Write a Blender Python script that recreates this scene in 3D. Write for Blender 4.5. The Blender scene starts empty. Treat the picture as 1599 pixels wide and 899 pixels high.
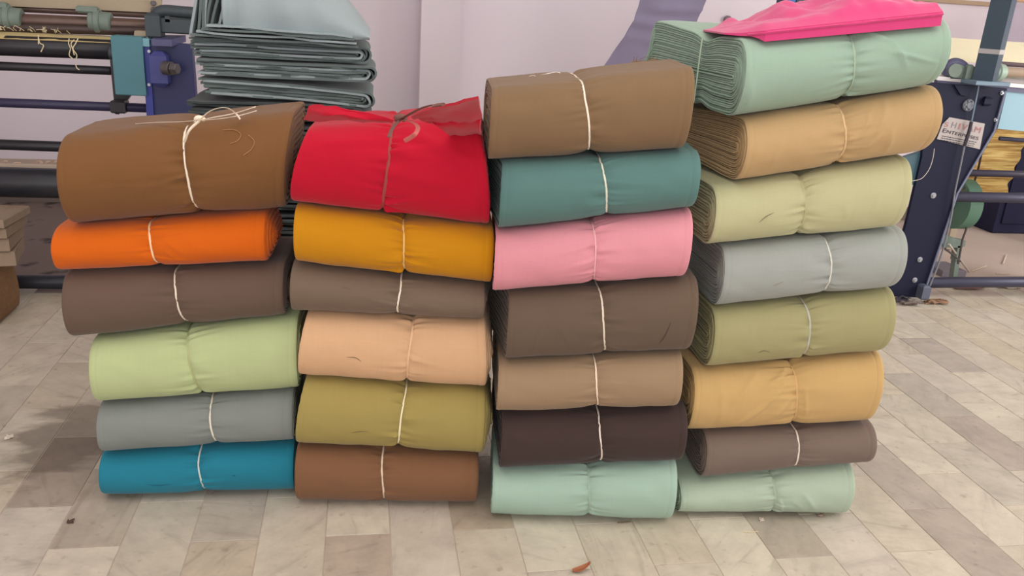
import bpy, math, random
import numpy as np
from mathutils import Vector, Matrix

random.seed(7)
C = bpy.context.scene.collection
SC = bpy.context.scene

# ------------------------------------------------------------------ camera
F_PX, YAW, PITCH, ROLL = 1303.4, 0.18543, 0.33291, 0.066636
CAM = np.array([0.0, 0.0, 1.5])
def cam_axes():
    f = np.array([math.sin(YAW)*math.cos(PITCH), math.cos(YAW)*math.cos(PITCH), -math.sin(PITCH)])
    r = np.array([math.cos(YAW), -math.sin(YAW), 0.0]); u = np.cross(r, f)
    return r*math.cos(ROLL)+u*math.sin(ROLL), -r*math.sin(ROLL)+u*math.cos(ROLL), f
AR, AU, AF = cam_axes()
cd = bpy.data.cameras.new('camera'); cam = bpy.data.objects.new('camera', cd); C.objects.link(cam)
cd.sensor_width = 36.0; cd.lens = 36.0*F_PX/1599.0; cd.clip_start = 0.05; cd.clip_end = 60
cam.matrix_world = Matrix(((AR[0], AU[0], -AF[0], CAM[0]), (AR[1], AU[1], -AF[1], CAM[1]),
                           (AR[2], AU[2], -AF[2], CAM[2]), (0, 0, 0, 1)))
SC.camera = cam

# ------------------------------------------------------------------ light
w = bpy.data.worlds.new('daylight'); SC.world = w; w.use_nodes = True
bg = w.node_tree.nodes['Background']; bg.inputs[0].default_value = (0.86, 0.93, 1.0, 1); bg.inputs[1].default_value = 1.0
def area(name, loc, target, sx, sy, power, col):
    l = bpy.data.lights.new(name, 'AREA'); l.shape = 'RECTANGLE'; l.size = sx; l.size_y = sy; l.energy = power; l.color = col
    o = bpy.data.objects.new(name, l); C.objects.link(o); o.location = loc
    d = Vector(target)-Vector(loc); o.rotation_euler = d.to_track_quat('-Z', 'Y').to_euler(); return o
area('window_daylight', (6.2, 1.6, 1.9), (0.6, 2.8, 0.6), 3.6, 2.0, 160, (1.0, 0.98, 0.965))
area('doorway_daylight', (-0.2, -2.9, 1.9), (0.2, 3.0, 0.9), 4.6, 2.6, 108, (1.0, 0.98, 0.96))
area('ceiling_light_glow', (0.7, 1.3, 3.3), (0.7, 1.7, 0.0), 5.0, 2.6, 72, (1.0, 0.98, 0.95))
SC.view_settings.view_transform = 'Standard'; SC.view_settings.look = 'None'
SC.view_settings.gamma = 1.0; SC.view_settings.use_curve_mapping = False
SC.view_settings.exposure = 0.0

# ------------------------------------------------------------------ helpers
def at(x, y, Y):
    """point of the room at distance Y from the camera's wall plane, seen at photo position x, y"""
    d = AF+AR*(x-799.5)/F_PX-AU*(y-449.5)/F_PX
    return CAM+d*(Y-CAM[1])/d[1]
def at_floor(x, y, z=0.0):
    d = AF+AR*(x-799.5)/F_PX-AU*(y-449.5)/F_PX
    return CAM+d*(z-CAM[2])/d[2]
def ppm(Y):        # metres per photo pixel, roughly, at depth Y
    return Y/1303.0*1.02

_lat = {}
def vnoise(x, y, seed=0):
    if seed not in _lat: _lat[seed] = np.random.RandomState(seed).uniform(-1, 1, (64, 64))
    L = _lat[seed]; x = np.asarray(x, float); y = np.asarray(y, float); x, y = np.broadcast_arrays(x, y)
    xi = np.floor(x).astype(int); yi = np.floor(y).astype(int); fx = x-xi; fy = y-yi
    fx = fx*fx*(3-2*fx); fy = fy*fy*(3-2*fy)
    a = L[xi % 64, yi % 64]; b = L[(xi+1) % 64, yi % 64]; c = L[xi % 64, (yi+1) % 64]; d = L[(xi+1) % 64, (yi+1) % 64]
    return (a*(1-fx)+b*fx)*(1-fy)+(c*(1-fx)+d*fx)*fy

def srgb(*c):
    if max(c) > 1: c = [k/255 for k in c]
    return tuple(k/12.92 if k <= 0.04045 else ((k+0.055)/1.055)**2.4 for k in c)+(1,)

def newmat(name):
    m = bpy.data.materials.new(name); m.use_nodes = True
    return m, m.node_tree.nodes, m.node_tree.links, m.node_tree.nodes['Principled BSDF']
def mat(name, col, rough=0.6, metal=0.0, var=0.10, scale=6.0, bump=0.0, bscale=60.0, spec=0.4):
    m, n, l, p = newmat(name)
    tc = n.new('ShaderNodeTexCoord'); ns = n.new('ShaderNodeTexNoise'); ns.inputs['Scale'].default_value = scale; ns.inputs['Detail'].default_value = 6
    l.new(tc.outputs['Object'], ns.inputs['Vector'])
    mx = n.new('ShaderNodeMix'); mx.data_type = 'RGBA'
    a = tuple(max(0, c*(1-var)) for c in col[:3])+(1,); b = tuple(min(1, c*(1+var)) for c in col[:3])+(1,)
    mx.inputs[6].default_value = a; mx.inputs[7].default_value = b
    l.new(ns.outputs['Fac'], mx.inputs[0]); l.new(mx.outputs[2], p.inputs['Base Color'])
    p.inputs['Roughness'].default_value = rough; p.inputs['Metallic'].default_value = metal
    p.inputs['Specular IOR Level'].default_value = spec
    if bump:
        nb = n.new('ShaderNodeTexNoise'); nb.inputs['Scale'].default_value = bscale; nb.inputs['Detail'].default_value = 4
        l.new(tc.outputs['Object'], nb.inputs['Vector'])
        bp = n.new('ShaderNodeBump'); bp.inputs['Strength'].default_value = bump; bp.inputs['Distance'].default_value = 0.004
        l.new(nb.outputs['Fac'], bp.inputs['Height']); l.new(bp.outputs[0], p.inputs['Normal'])
    return m
def cloth(name, col, rough=0.88, sheen=0.12):
    """plain weave cotton: slight slubs along both thread directions and fine relief"""
    m, n, l, p = newmat(name)
    tc = n.new('ShaderNodeTexCoord')
    mp = n.new('ShaderNodeMapping'); mp.inputs['Scale'].default_value = (5, 300, 300); l.new(tc.outputs['Object'], mp.inputs[0])
    s1 = n.new('ShaderNodeTexNoise'); s1.inputs['Scale'].default_value = 1.6; s1.inputs['Detail'].default_value = 3; l.new(mp.outputs[0], s1.inputs['Vector'])
    mp2 = n.new('ShaderNodeMapping'); mp2.inputs['Scale'].default_value = (340, 6, 6); l.new(tc.outputs['Object'], mp2.inputs[0])
    s2 = n.new('ShaderNodeTexNoise'); s2.inputs['Scale'].default_value = 1.4; s2.inputs['Detail'].default_value = 3; l.new(mp2.outputs[0], s2.inputs['Vector'])
    s3 = n.new('ShaderNodeTexNoise'); s3.inputs['Scale'].default_value = 9; s3.inputs['Detail'].default_value = 5; l.new(tc.outputs['Object'], s3.inputs['Vector'])
    ad = n.new('ShaderNodeMath'); ad.operation = 'ADD'; l.new(s1.outputs['Fac'], ad.inputs[0]); l.new(s2.outputs['Fac'], ad.inputs[1])
    ad2 = n.new('ShaderNodeMath'); ad2.operation = 'ADD'; l.new(ad.outputs[0], ad2.inputs[0]); l.new(s3.outputs['Fac'], ad2.inputs[1])
    mr = n.new('ShaderNodeMapRange'); mr.inputs['From Min'].default_value = 0.9; mr.inputs['From Max'].default_value = 2.1
    mr.inputs['To Min'].default_value = 0.955; mr.inputs['To Max'].default_value = 1.045; l.new(ad2.outputs[0], mr.inputs['Value'])
    mx = n.new('ShaderNodeMix'); mx.data_type = 'RGBA'; mx.blend_type = 'MULTIPLY'; mx.inputs[0].default_value = 1
    mx.inputs[6].default_value = col; l.new(mr.outputs[0], mx.inputs[7]); l.new(mx.outputs[2], p.inputs['Base Color'])
    p.inputs['Roughness'].default_value = rough; p.inputs['Sheen Weight'].default_value = sheen; p.inputs['Sheen Roughness'].default_value = 0.5
    p.inputs['Specular IOR Level'].default_value = 0.22
    bp = n.new('ShaderNodeBump'); bp.inputs['Strength'].default_value = 0.10; bp.inputs['Distance'].default_value = 0.002
    l.new(ad2.outputs[0], bp.inputs['Height']); l.new(bp.outputs[0], p.inputs['Normal'])
    return m

class MB:
    def __init__(s): s.v = []; s.f = []
    def add(s, v, f):
        o = len(s.v); s.v += [tuple(map(float, p)) for p in v]; s.f += [tuple(i+o for i in q) for q in f]; return s
    def box(s, c, size, rot=None, bev=0.0):
        hx, hy, hz = [k/2 for k in size]; c = np.array(c, float)
        b = min(bev, hx*.9, hy*.9, hz*.9)
        R = np.eye(3) if rot is None else np.array(rot)
        if b <= 0:
            P = [(x*hx, y*hy, z*hz) for z in (-1, 1) for y in (-1, 1) for x in (-1, 1)]
            Fc = [(0, 2, 3, 1), (4, 5, 7, 6), (0, 1, 5, 4), (2, 6, 7, 3), (0, 4, 6, 2), (1, 3, 7, 5)]
        else:
            P = []; ring = lambda ax, ay, z: [(-ax, -ay, z), (ax, -ay, z), (ax, ay, z), (-ax, ay, z)]
            for ax, ay, z in ((hx-b, hy-b, -hz), (hx, hy, -hz+b), (hx, hy, hz-b), (hx-b, hy-b, hz)): P += ring(ax, ay, z)
            Fc = [(3, 2, 1, 0), (12, 13, 14, 15)]
            for k in range(3):
                for j in range(4): Fc.append((4*k+j, 4*k+(j+1) % 4, 4*k+4+(j+1) % 4, 4*k+4+j))
        return s.add([c+R@np.array(p) for p in P], Fc)
    def tube(s, path, rad, sides=10, closed=False, cap=True, flat=None):
        P = np.array(path, float); n = len(P); rad = np.broadcast_to(np.asarray(rad, float), (n,))
        T = np.gradient(P, axis=0) if not closed else np.roll(P, -1, 0)-np.roll(P, 1, 0)
        T /= np.linalg.norm(T, axis=1)[:, None]+1e-12
        up = np.array([0, 0, 1.0]) if abs(T[0][2]) < 0.9 else np.array([1.0, 0, 0])
        nn = np.cross(T[0], up); nn /= np.linalg.norm(nn); V = []
        for i in range(n):
            nn = nn-T[i]*np.dot(nn, T[i]); nn /= np.linalg.norm(nn)+1e-12; bb = np.cross(T[i], nn)
            for k in range(sides):
                a = 2*math.pi*k/sides; fl = 1.0 if flat is None else flat
                V.append(P[i]+rad[i]*(math.cos(a)*nn+fl*math.sin(a)*bb))
        Fc = []
        for i in range(n if closed else n-1):
            for k in range(sides):
                a, b = i*sides+k, i*sides+(k+1) % sides; j = (i+1) % n
                Fc.append((a, b, j*sides+(k+1) % sides, j*sides+k))
        if cap and not closed: Fc += [tuple(range(sides))[::-1], tuple((n-1)*sides+k for k in range(sides))]
        return s.add(V, Fc)
    def cyl(s, a, b, r, sides=20, r2=None, bev=0.0):
        a = np.array(a, float); b = np.array(b, float); r2 = r if r2 is None else r2
        if bev > 0:
            d = (b-a)/np.linalg.norm(b-a)
            return s.tube([a, a+d*bev, b-d*bev, b], [r-bev, r, r2, r2-bev], sides)
        return s.tube([a, b], [r, r2], sides)
    def prism(s, poly, vec):
        n = len(poly); v = np.array(vec, float); A = [np.array(p, float) for p in poly]
        V = A+[p+v for p in A]
        Fc = [tuple(range(n))[::-1], tuple(range(n, 2*n))]+[(i, (i+1) % n, n+(i+1) % n, n+i) for i in range(n)]
        return s.add(V, Fc)
    def sheet(s, G, th):
        """closed slab from a grid of points, thickened along its normals"""
        G = np.array(G, float); nu, nv = G.shape[:2]
        N = np.cross(np.gradient(G, axis=0), np.gradient(G, axis=1)); N /= np.linalg.norm(N, axis=2)[..., None]+1e-12
        A = (G+N*th/2).reshape(-1, 3); B = (G-N*th/2).reshape(-1, 3); V = list(A)+list(B); o = nu*nv; Fc = []
        for i in range(nu-1):
            for j in range(nv-1):
                a, b, c, d = i*nv+j, (i+1)*nv+j, (i+1)*nv+j+1, i*nv+j+1
                Fc.append((a, b, c, d)); Fc.append((o+d, o+c, o+b, o+a))
        for i in range(nu-1):
            for j, fl in ((0, 0), (nv-1, 1)):
                a, b = i*nv+j, (i+1)*nv+j; q = (a, o+a, o+b, b); Fc.append(q if not fl else q[::-1])
        for j in range(nv-1):
            for i, fl in ((0, 1), (nu-1, 0)):
                a, b = i*nv+j, i*nv+j+1; q = (a, o+a, o+b, b); Fc.append(q if not fl else q[::-1])
        return s.add(V, Fc)
    def mesh(s, name, m, smooth=False, off=(0, 0, 0)):
        me = bpy.data.meshes.new(name); V = np.array(s.v)-np.array(off)
        me.from_pydata(V.tolist(), [], s.f); me.materials.append(m); me.validate(); me.update()
        import bmesh
        bm = bmesh.new(); bm.from_mesh(me); bmesh.ops.recalc_face_normals(bm, faces=bm.faces); bm.to_mesh(me); bm.free()
        if smooth:
            me.polygons.foreach_set('use_smooth', [True]*len(me.polygons))
            me.set_sharp_from_angle(angle=math.radians(smooth if smooth is not True else 50))
        return me
    def build(s, name, m, parent=None, smooth=False, local=False):
        off = (0, 0, 0)
        if parent is not None and not local:
            off = parent.get('_o') or tuple(parent.location)
            off = tuple(off)
        o = bpy.data.objects.new(name, s.mesh(name, m, smooth, off)); C.objects.link(o)
        if parent is not None: o.parent = parent
        return o
ORIG = {}
def thing(name, label, cat, loc=(0, 0, 0), rz=0.0, group=None):
    o = bpy.data.objects.new(name, None); C.objects.link(o); o.empty_display_size = 0.05
    o.location = tuple(map(float, loc)); o.rotation_euler = (0, 0, rz); tag(o, label, cat, group); return o
def tag(o, label, cat, group=None):
    o['label'] = label; o['category'] = cat
    if group: o['group'] = group
    return o
def part(mb, name, m, root, smooth=40):      # a part of a thing that stands unrotated: world points made local
    o = bpy.data.objects.new(name, mb.mesh(name, m, smooth, tuple(root.location))); C.objects.link(o); o.parent = root; return o
def subpart(mb, name, m, par, root, smooth=40):
    o = bpy.data.objects.new(name, mb.mesh(name, m, smooth, tuple(root.location))); C.objects.link(o); o.parent = par; return o
def solo(mb, name, m, label, cat, smooth=40, group=None):   # a thing that is one mesh, its origin at its base
    V = np.array(mb.v); c = ((V[:, 0].min()+V[:, 0].max())/2, (V[:, 1].min()+V[:, 1].max())/2, V[:, 2].min())
    o = bpy.data.objects.new(name, mb.mesh(name, m, smooth, c)); C.objects.link(o); o.location = c; return tag(o, label, cat, group)
def struct(mb, name, m, label=None, smooth=False, parent=None):
    o = bpy.data.objects.new(name, mb.mesh(name, m, smooth)); C.objects.link(o); o['kind'] = 'structure'
    if label: o['label'] = label
    if parent: o.parent = parent
    return o
def spline(pts, n=24):
    P = np.array(pts, float); k = len(P); Q = np.vstack([2*P[0]-P[1], P, 2*P[-1]-P[-2]]); out = []
    for t in np.linspace(0, k-1-1e-9, n):
        i = int(t); u = t-i; a, b, c, d = Q[i], Q[i+1], Q[i+2], Q[i+3]
        out.append(0.5*((2*b)+(-a+c)*u+(2*a-5*b+4*c-d)*u*u+(-a+3*b-3*c+d)*u**3))
    return np.array(out)

# ------------------------------------------------------------------ the room
WALL_Y, X0, X1, Y0, ZC = 6.0, -3.3, 6.6, -3.4, 3.45
m_wall = mat('lilac_white_plaster', srgb(238, 228, 235), 0.9, var=0.035, scale=1.6, bump=0.08, bscale=40, spec=0.2)
m_ceil = mat('white_ceiling_paint', srgb(228, 224, 220), 0.9, var=0.03)
m_base = mat('dirty_skirting', srgb(120, 108, 100), 0.85, var=0.2, scale=4)
m_dark_joint = mat('grey_brown_joint', srgb(112, 98, 84), 0.95, var=0.3, scale=25)

def floor_material():
    m, n, l, p = newmat('dusty_cement')
    g = n.new('ShaderNodeNewGeometry'); sp = n.new('ShaderNodeSeparateXYZ'); l.new(g.outputs['Position'], sp.inputs[0])
    nz = n.new('ShaderNodeTexNoise'); nz.inputs['Scale'].default_value = 2.4; nz.inputs['Detail'].default_value = 8; l.new(g.outputs['Position'], nz.inputs['Vector'])
    base = n.new('ShaderNodeMix'); base.data_type = 'RGBA'; base.inputs[6].default_value = srgb(176, 158, 144); base.inputs[7].default_value = srgb(205, 190, 176)
    l.new(nz.outputs['Fac'], base.inputs[0])
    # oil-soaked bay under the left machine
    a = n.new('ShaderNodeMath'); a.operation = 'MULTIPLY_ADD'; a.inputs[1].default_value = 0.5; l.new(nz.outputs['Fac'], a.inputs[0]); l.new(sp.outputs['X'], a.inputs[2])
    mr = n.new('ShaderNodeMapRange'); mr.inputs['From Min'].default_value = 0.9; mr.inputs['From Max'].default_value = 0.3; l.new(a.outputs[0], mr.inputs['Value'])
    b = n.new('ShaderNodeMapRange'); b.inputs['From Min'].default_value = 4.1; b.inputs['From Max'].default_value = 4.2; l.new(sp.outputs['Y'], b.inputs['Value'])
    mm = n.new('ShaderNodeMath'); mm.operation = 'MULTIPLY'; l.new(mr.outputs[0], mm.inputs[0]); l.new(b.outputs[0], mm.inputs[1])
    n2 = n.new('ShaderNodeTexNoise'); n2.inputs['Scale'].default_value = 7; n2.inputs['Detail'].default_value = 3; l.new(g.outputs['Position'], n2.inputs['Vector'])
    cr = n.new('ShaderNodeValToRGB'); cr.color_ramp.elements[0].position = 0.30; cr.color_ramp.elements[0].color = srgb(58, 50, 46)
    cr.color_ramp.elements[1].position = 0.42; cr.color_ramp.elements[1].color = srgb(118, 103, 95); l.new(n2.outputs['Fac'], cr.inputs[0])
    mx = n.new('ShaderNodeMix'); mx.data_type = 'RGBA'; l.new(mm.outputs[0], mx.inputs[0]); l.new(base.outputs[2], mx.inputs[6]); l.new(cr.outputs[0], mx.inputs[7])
    l.new(mx.outputs[2], p.inputs['Base Color']); p.inputs['Roughness'].default_value = 0.85
    return m
def tile_material():
    """worn marble strips: colour of the single tile from the object, veins shifted tile by tile, grime by place"""
    m, n, l, p = newmat('worn_marble_tile')
    oi = n.new('ShaderNodeObjectInfo'); g = n.new('ShaderNodeNewGeometry'); tc = n.new('ShaderNodeTexCoord')
    sh = n.new('ShaderNodeMath'); sh.operation = 'MULTIPLY'; sh.inputs[1].default_value = 40; l.new(oi.outputs['Random'], sh.inputs[0])
    cb = n.new('ShaderNodeCombineXYZ'); l.new(sh.outputs[0], cb.inputs[0]); l.new(sh.outputs[0], cb.inputs[1]); l.new(sh.outputs[0], cb.inputs[2])
    va = n.new('ShaderNodeVectorMath'); va.operation = 'ADD'; l.new(tc.outputs['Object'], va.inputs[0]); l.new(cb.outputs[0], va.inputs[1])
    vr = n.new('ShaderNodeVectorRotate'); vr.rotation_type = 'Z_AXIS'; l.new(va.outputs[0], vr.inputs['Vector'])
    an = n.new('ShaderNodeMath'); an.operation = 'MULTIPLY'; an.inputs[1].default_value = 3.1; l.new(oi.outputs['Random'], an.inputs[0]); l.new(an.outputs[0], vr.inputs['Angle'])
    mp = n.new('ShaderNodeMapping'); mp.inputs['Scale'].default_value = (3.0, 16.0, 1.0); l.new(vr.outputs[0], mp.inputs[0])
    v1 = n.new('ShaderNodeTexNoise'); v1.inputs['Scale'].default_value = 1.5; v1.inputs['Detail'].default_value = 7; v1.inputs['Distortion'].default_value = 0.8; l.new(mp.outputs[0], v1.inputs['Vector'])
    r1 = n.new('ShaderNodeValToRGB'); e = r1.color_ramp.elements
    e[0].position = 0.27; e[0].color = (0.78, 0.775, 0.765, 1); e[1].position = 0.65; e[1].color = (1.03, 1.03, 1.02, 1); e.new(0.42).color = (0.97, 0.97, 0.965, 1)
    l.new(v1.outputs['Fac'], r1.inputs[0])
    mx = n.new('ShaderNodeMix'); mx.data_type = 'RGBA'; mx.blend_type = 'MULTIPLY'; mx.inputs[0].default_value = 1
    l.new(oi.outputs['Color'], mx.inputs[6]); l.new(r1.outputs[0], mx.inputs[7])
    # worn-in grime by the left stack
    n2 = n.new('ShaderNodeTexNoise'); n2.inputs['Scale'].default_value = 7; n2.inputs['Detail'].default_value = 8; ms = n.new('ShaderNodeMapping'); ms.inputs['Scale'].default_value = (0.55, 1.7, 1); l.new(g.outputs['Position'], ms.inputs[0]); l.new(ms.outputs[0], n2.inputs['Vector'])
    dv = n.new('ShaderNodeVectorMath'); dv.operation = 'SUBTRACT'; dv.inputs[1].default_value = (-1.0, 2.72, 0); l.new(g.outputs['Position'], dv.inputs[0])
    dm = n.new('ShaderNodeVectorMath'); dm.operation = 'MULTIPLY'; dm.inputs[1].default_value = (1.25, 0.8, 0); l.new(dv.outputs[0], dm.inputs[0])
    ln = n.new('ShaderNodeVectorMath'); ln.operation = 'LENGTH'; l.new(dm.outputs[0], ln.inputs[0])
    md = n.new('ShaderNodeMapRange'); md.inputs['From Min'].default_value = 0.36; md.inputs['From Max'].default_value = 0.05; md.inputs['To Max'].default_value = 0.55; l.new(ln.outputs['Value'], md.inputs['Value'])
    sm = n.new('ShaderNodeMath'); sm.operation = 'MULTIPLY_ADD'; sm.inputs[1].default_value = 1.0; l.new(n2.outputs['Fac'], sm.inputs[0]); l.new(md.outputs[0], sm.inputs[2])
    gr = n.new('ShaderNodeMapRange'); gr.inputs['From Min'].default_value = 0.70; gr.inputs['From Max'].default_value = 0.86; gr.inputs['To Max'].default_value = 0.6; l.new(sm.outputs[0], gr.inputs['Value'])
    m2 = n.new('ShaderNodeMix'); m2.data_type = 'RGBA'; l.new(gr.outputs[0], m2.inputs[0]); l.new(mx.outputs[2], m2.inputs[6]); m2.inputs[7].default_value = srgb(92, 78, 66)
    # mottled wear inside the stone
    n4 = n.new('ShaderNodeTexNoise'); n4.inputs['Scale'].default_value = 9; n4.inputs['Detail'].default_value = 10; n4.inputs['Roughness'].default_value = 0.7; l.new(va.outputs[0], n4.inputs['Vector'])
    r4 = n.new('ShaderNodeMapRange'); r4.inputs['From Min'].default_value = 0.30; r4.inputs['From Max'].default_value = 0.62; r4.inputs['To Min'].default_value = 0.80; r4.inputs['To Max'].default_value = 1.03; l.new(n4.outputs['Fac'], r4.inputs['Value'])
    m4 = n.new('ShaderNodeMix'); m4.data_type = 'RGBA'; m4.blend_type = 'MULTIPLY'; m4.inputs[0].default_value = 1; l.new(m2.outputs[2], m4.inputs[6]); l.new(r4.outputs[0], m4.inputs[7]); m2 = m4
    # scattered scuffs
    n3 = n.new('ShaderNodeTexNoise'); n3.inputs['Scale'].default_value = 28; n3.inputs['Detail'].default_value = 4; l.new(g.outputs['Position'], n3.inputs['Vector'])
    r3 = n.new('ShaderNodeMapRange'); r3.inputs['From Min'].default_value = 0.62; r3.inputs['From Max'].default_value = 0.74; r3.inputs['To Max'].default_value = 0.38; l.new(n3.outputs['Fac'], r3.inputs['Value'])
    m3 = n.new('ShaderNodeMix'); m3.data_type = 'RGBA'; l.new(r3.outputs[0], m3.inputs[0]); l.new(m2.outputs[2], m3.inputs[6]); m3.inputs[7].default_value = srgb(120, 104, 88)
    l.new(m3.outputs[2], p.inputs['Base Color']); p.inputs['Roughness'].default_value = 0.5; p.inputs['Specular IOR Level'].default_value = 0.35
    bp = n.new('ShaderNodeBump'); bp.inputs['Strength'].default_value = 0.12; bp.inputs['Distance'].default_value = 0.003; l.new(n2.outputs['Fac'], bp.inputs['Height']); l.new(bp.outputs[0], p.inputs['Normal'])
    return m

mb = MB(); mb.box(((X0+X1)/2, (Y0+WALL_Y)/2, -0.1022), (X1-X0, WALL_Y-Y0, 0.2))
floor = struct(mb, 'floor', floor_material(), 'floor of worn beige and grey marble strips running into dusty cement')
# marble strips, 0.185 m wide and 0.412 m long, each second column shifted by half a tile
TW, TL, TX, TY = 0.18531, 0.4123, -0.8484, 2.092
m_tile = tile_material(); tile_meshes = []
for k in range(5):
    rr = random.Random(k); b = MB(); hx, hy = (TW-0.0022-0.0008*rr.random())/2, (TL-0.0022-0.0008*rr.random())/2; c = 0.0012
    j = lambda: rr.uniform(-0.0004, 0.0004)
    V = [(-hx, -hy, -0.004), (hx, -hy, -0.004), (hx, hy, -0.004), (-hx, hy, -0.004), (-hx, -hy, -0.001), (hx, -hy, -0.001), (hx, hy, -0.001), (-hx, hy, -0.001),
         (-hx+c, -hy+c, j()), (hx-c, -hy+c, j()), (hx-c, hy-c, j()), (-hx+c, hy-c, j())]
    b.add(V, [(8, 9, 10, 11)]+[(q, (q+1) % 4, 4+(q+1) % 4, 4+q) for q in range(4)]+[(4+q, 4+(q+1) % 4, 8+(q+1) % 4, 8+q) for q in range(4)])
    tile_meshes.append(b.mesh('tile', m_tile))
def tile_index(px, py):
    P = at_floor(px, py); i = math.floor((P[0]-TX)/TW); return i, math.floor((P[1]-TY-(0.5*TL if i % 2 else 0))/TL)
special = {tile_index(160, 815): (166, 154, 140), tile_index(1240, 845): (170, 160, 145), tile_index(1370, 735): (177, 166, 153), tile_index(1440, 815): (172, 160, 147) or (184, 167, 151),
           tile_index(560, 870): (176, 162, 147), tile_index(110, 690): (166, 153, 138), tile_index(1480, 655): (174, 162, 150), tile_index(1420, 590): (180, 171, 158),
           tile_index(230, 735): (174, 162, 146), tile_index(1480, 545): (179, 169, 158), tile_index(745, 812): (170, 156, 137), tile_index(300, 860): (186, 172, 153), tile_index(340, 800): (180, 169, 155)}
rt = random.Random(11)
pal = [(198, 187, 167), (201, 190, 171), (197, 186, 168), (202, 193, 175), (192, 182, 165), (199, 189, 172), (203, 194, 176), (188, 179, 164), (196, 186, 171), (198, 186, 165)]
rest = []
for i in range(-12, 34):
    for jy in range(-3, 8):
        cx = TX+TW*(i+0.5); cy = TY+TL*(jy+0.5)+(0.5*TL if i % 2 else 0)
        if cy-TL/2 < 1.25 or cy+TL/2 > 4.55: continue
        # keep the strips the photo can see
        d = np.array([cx, cy, 0])-CAM; z = d@AF; px = 799.5+F_PX*(d@AR)/z; py = 449.5-F_PX*(d@AU)/z
        col = rt.choice(pal); k = rt.randrange(5); v = rt.uniform(0.97, 1.02)
        if not (-130 < px < 1730 and py < 985):      # beside the picture: real strips too, joined into one part
            rest.append((cx, cy, k)); continue
        o = bpy.data.objects.new('tile', tile_meshes[k]); C.objects.link(o); o.parent = floor; o.location = (cx, cy, 0)
        s = special.get((i, jy)); c = s or tuple(q*v for q in col); o.color = srgb(*[min(255, q) for q in c])

b = MB()
for cx, cy, k in rest:
    me = tile_meshes[k]; b.add([(v.co.x+cx, v.co.y+cy, v.co.z) for v in me.vertices], [tuple(q.vertices) for q in me.polygons])
o = bpy.data.objects.new('tile_field', b.mesh('tile_field', m_tile)); C.objects.link(o); o.parent = floor; o['kind'] = 'stuff'; o.color = srgb(193, 181, 163)
b = MB(); b.box(((X0+X1)/2, WALL_Y+0.1, ZC/2), (X1-X0+0.4, 0.2, ZC)); struct(b, 'wall_back', m_wall, 'lilac white plaster wall behind the stacks')
b = MB(); b.box((X0-0.1, (Y0+WALL_Y)/2, ZC/2), (0.2, WALL_Y-Y0, ZC)); struct(b, 'wall_left', m_wall)
b = MB(); b.box(((X0+X1)/2, (Y0+WALL_Y)/2, ZC+0.1), (X1-X0+0.4, WALL_Y-Y0+0.4, 0.2)); struct(b, 'ceiling', m_ceil)
b = MB()   # right wall with a long window opening
yw0, yw1, zw0, zw1 = -0.4, 3.6, 0.85, 2.95
b.box((X1+0.1, (Y0+yw0)/2, ZC/2), (0.2, yw0-Y0, ZC)); b.box((X1+0.1, (yw1+WALL_Y)/2, ZC/2), (0.2, WALL_Y-yw1, ZC))
b.box((X1+0.1, (yw0+yw1)/2, zw0/2), (0.2, yw1-yw0, zw0)); b.box((X1+0.1, (yw0+yw1)/2, (zw1+ZC)/2), (0.2, yw1-yw0, ZC-zw1))
struct(b, 'wall_right', m_wall)
m_frame = mat('window_frame_paint', srgb(150, 150, 150), 0.5)
b = MB()
for yy in np.linspace(yw0+0.03, yw1-0.03, 5): b.box((X1+0.05, yy, (zw0+zw1)/2), (0.06, 0.05, zw1-zw0))
for zz in (zw0+0.03, zw1-0.03): b.box((X1+0.05, (yw0+yw1)/2, zz), (0.06, yw1-yw0, 0.05))
struct(b, 'window_1', m_frame, 'long window in the right wall')
b = MB()   # front wall with a wide doorway
xd0, xd1, zd = -1.9, 3.1, 3.0
b.box(((X0+xd0)/2, Y0-0.1, ZC/2), (xd0-X0, 0.2, ZC)); b.box(((xd1+X1)/2, Y0-0.1, ZC/2), (X1-xd1, 0.2, ZC)); b.box(((xd0+xd1)/2, Y0-0.1, (zd+ZC)/2), (xd1-xd0, 0.2, ZC-zd))
struct(b, 'wall_front', m_wall)
pl, pr = at(657, 60, WALL_Y-0.26)[0], at(718, 60, WALL_Y-0.26)[0]
b = MB(); b.box(((pl+pr)/2, WALL_Y-0.13, ZC/2), (pr-pl, 0.26, ZC), bev=0.006); struct(b, 'trim_1', m_wall, 'square plaster pilaster standing proud of the back wall')
b = MB()
for xa, xb in ((X0, pl), (pr, X1)): b.box(((xa+xb)/2, WALL_Y-0.008, 0.05), (xb-xa, 0.016, 0.11))
struct(b, 'baseboard_back', m_base)

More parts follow.
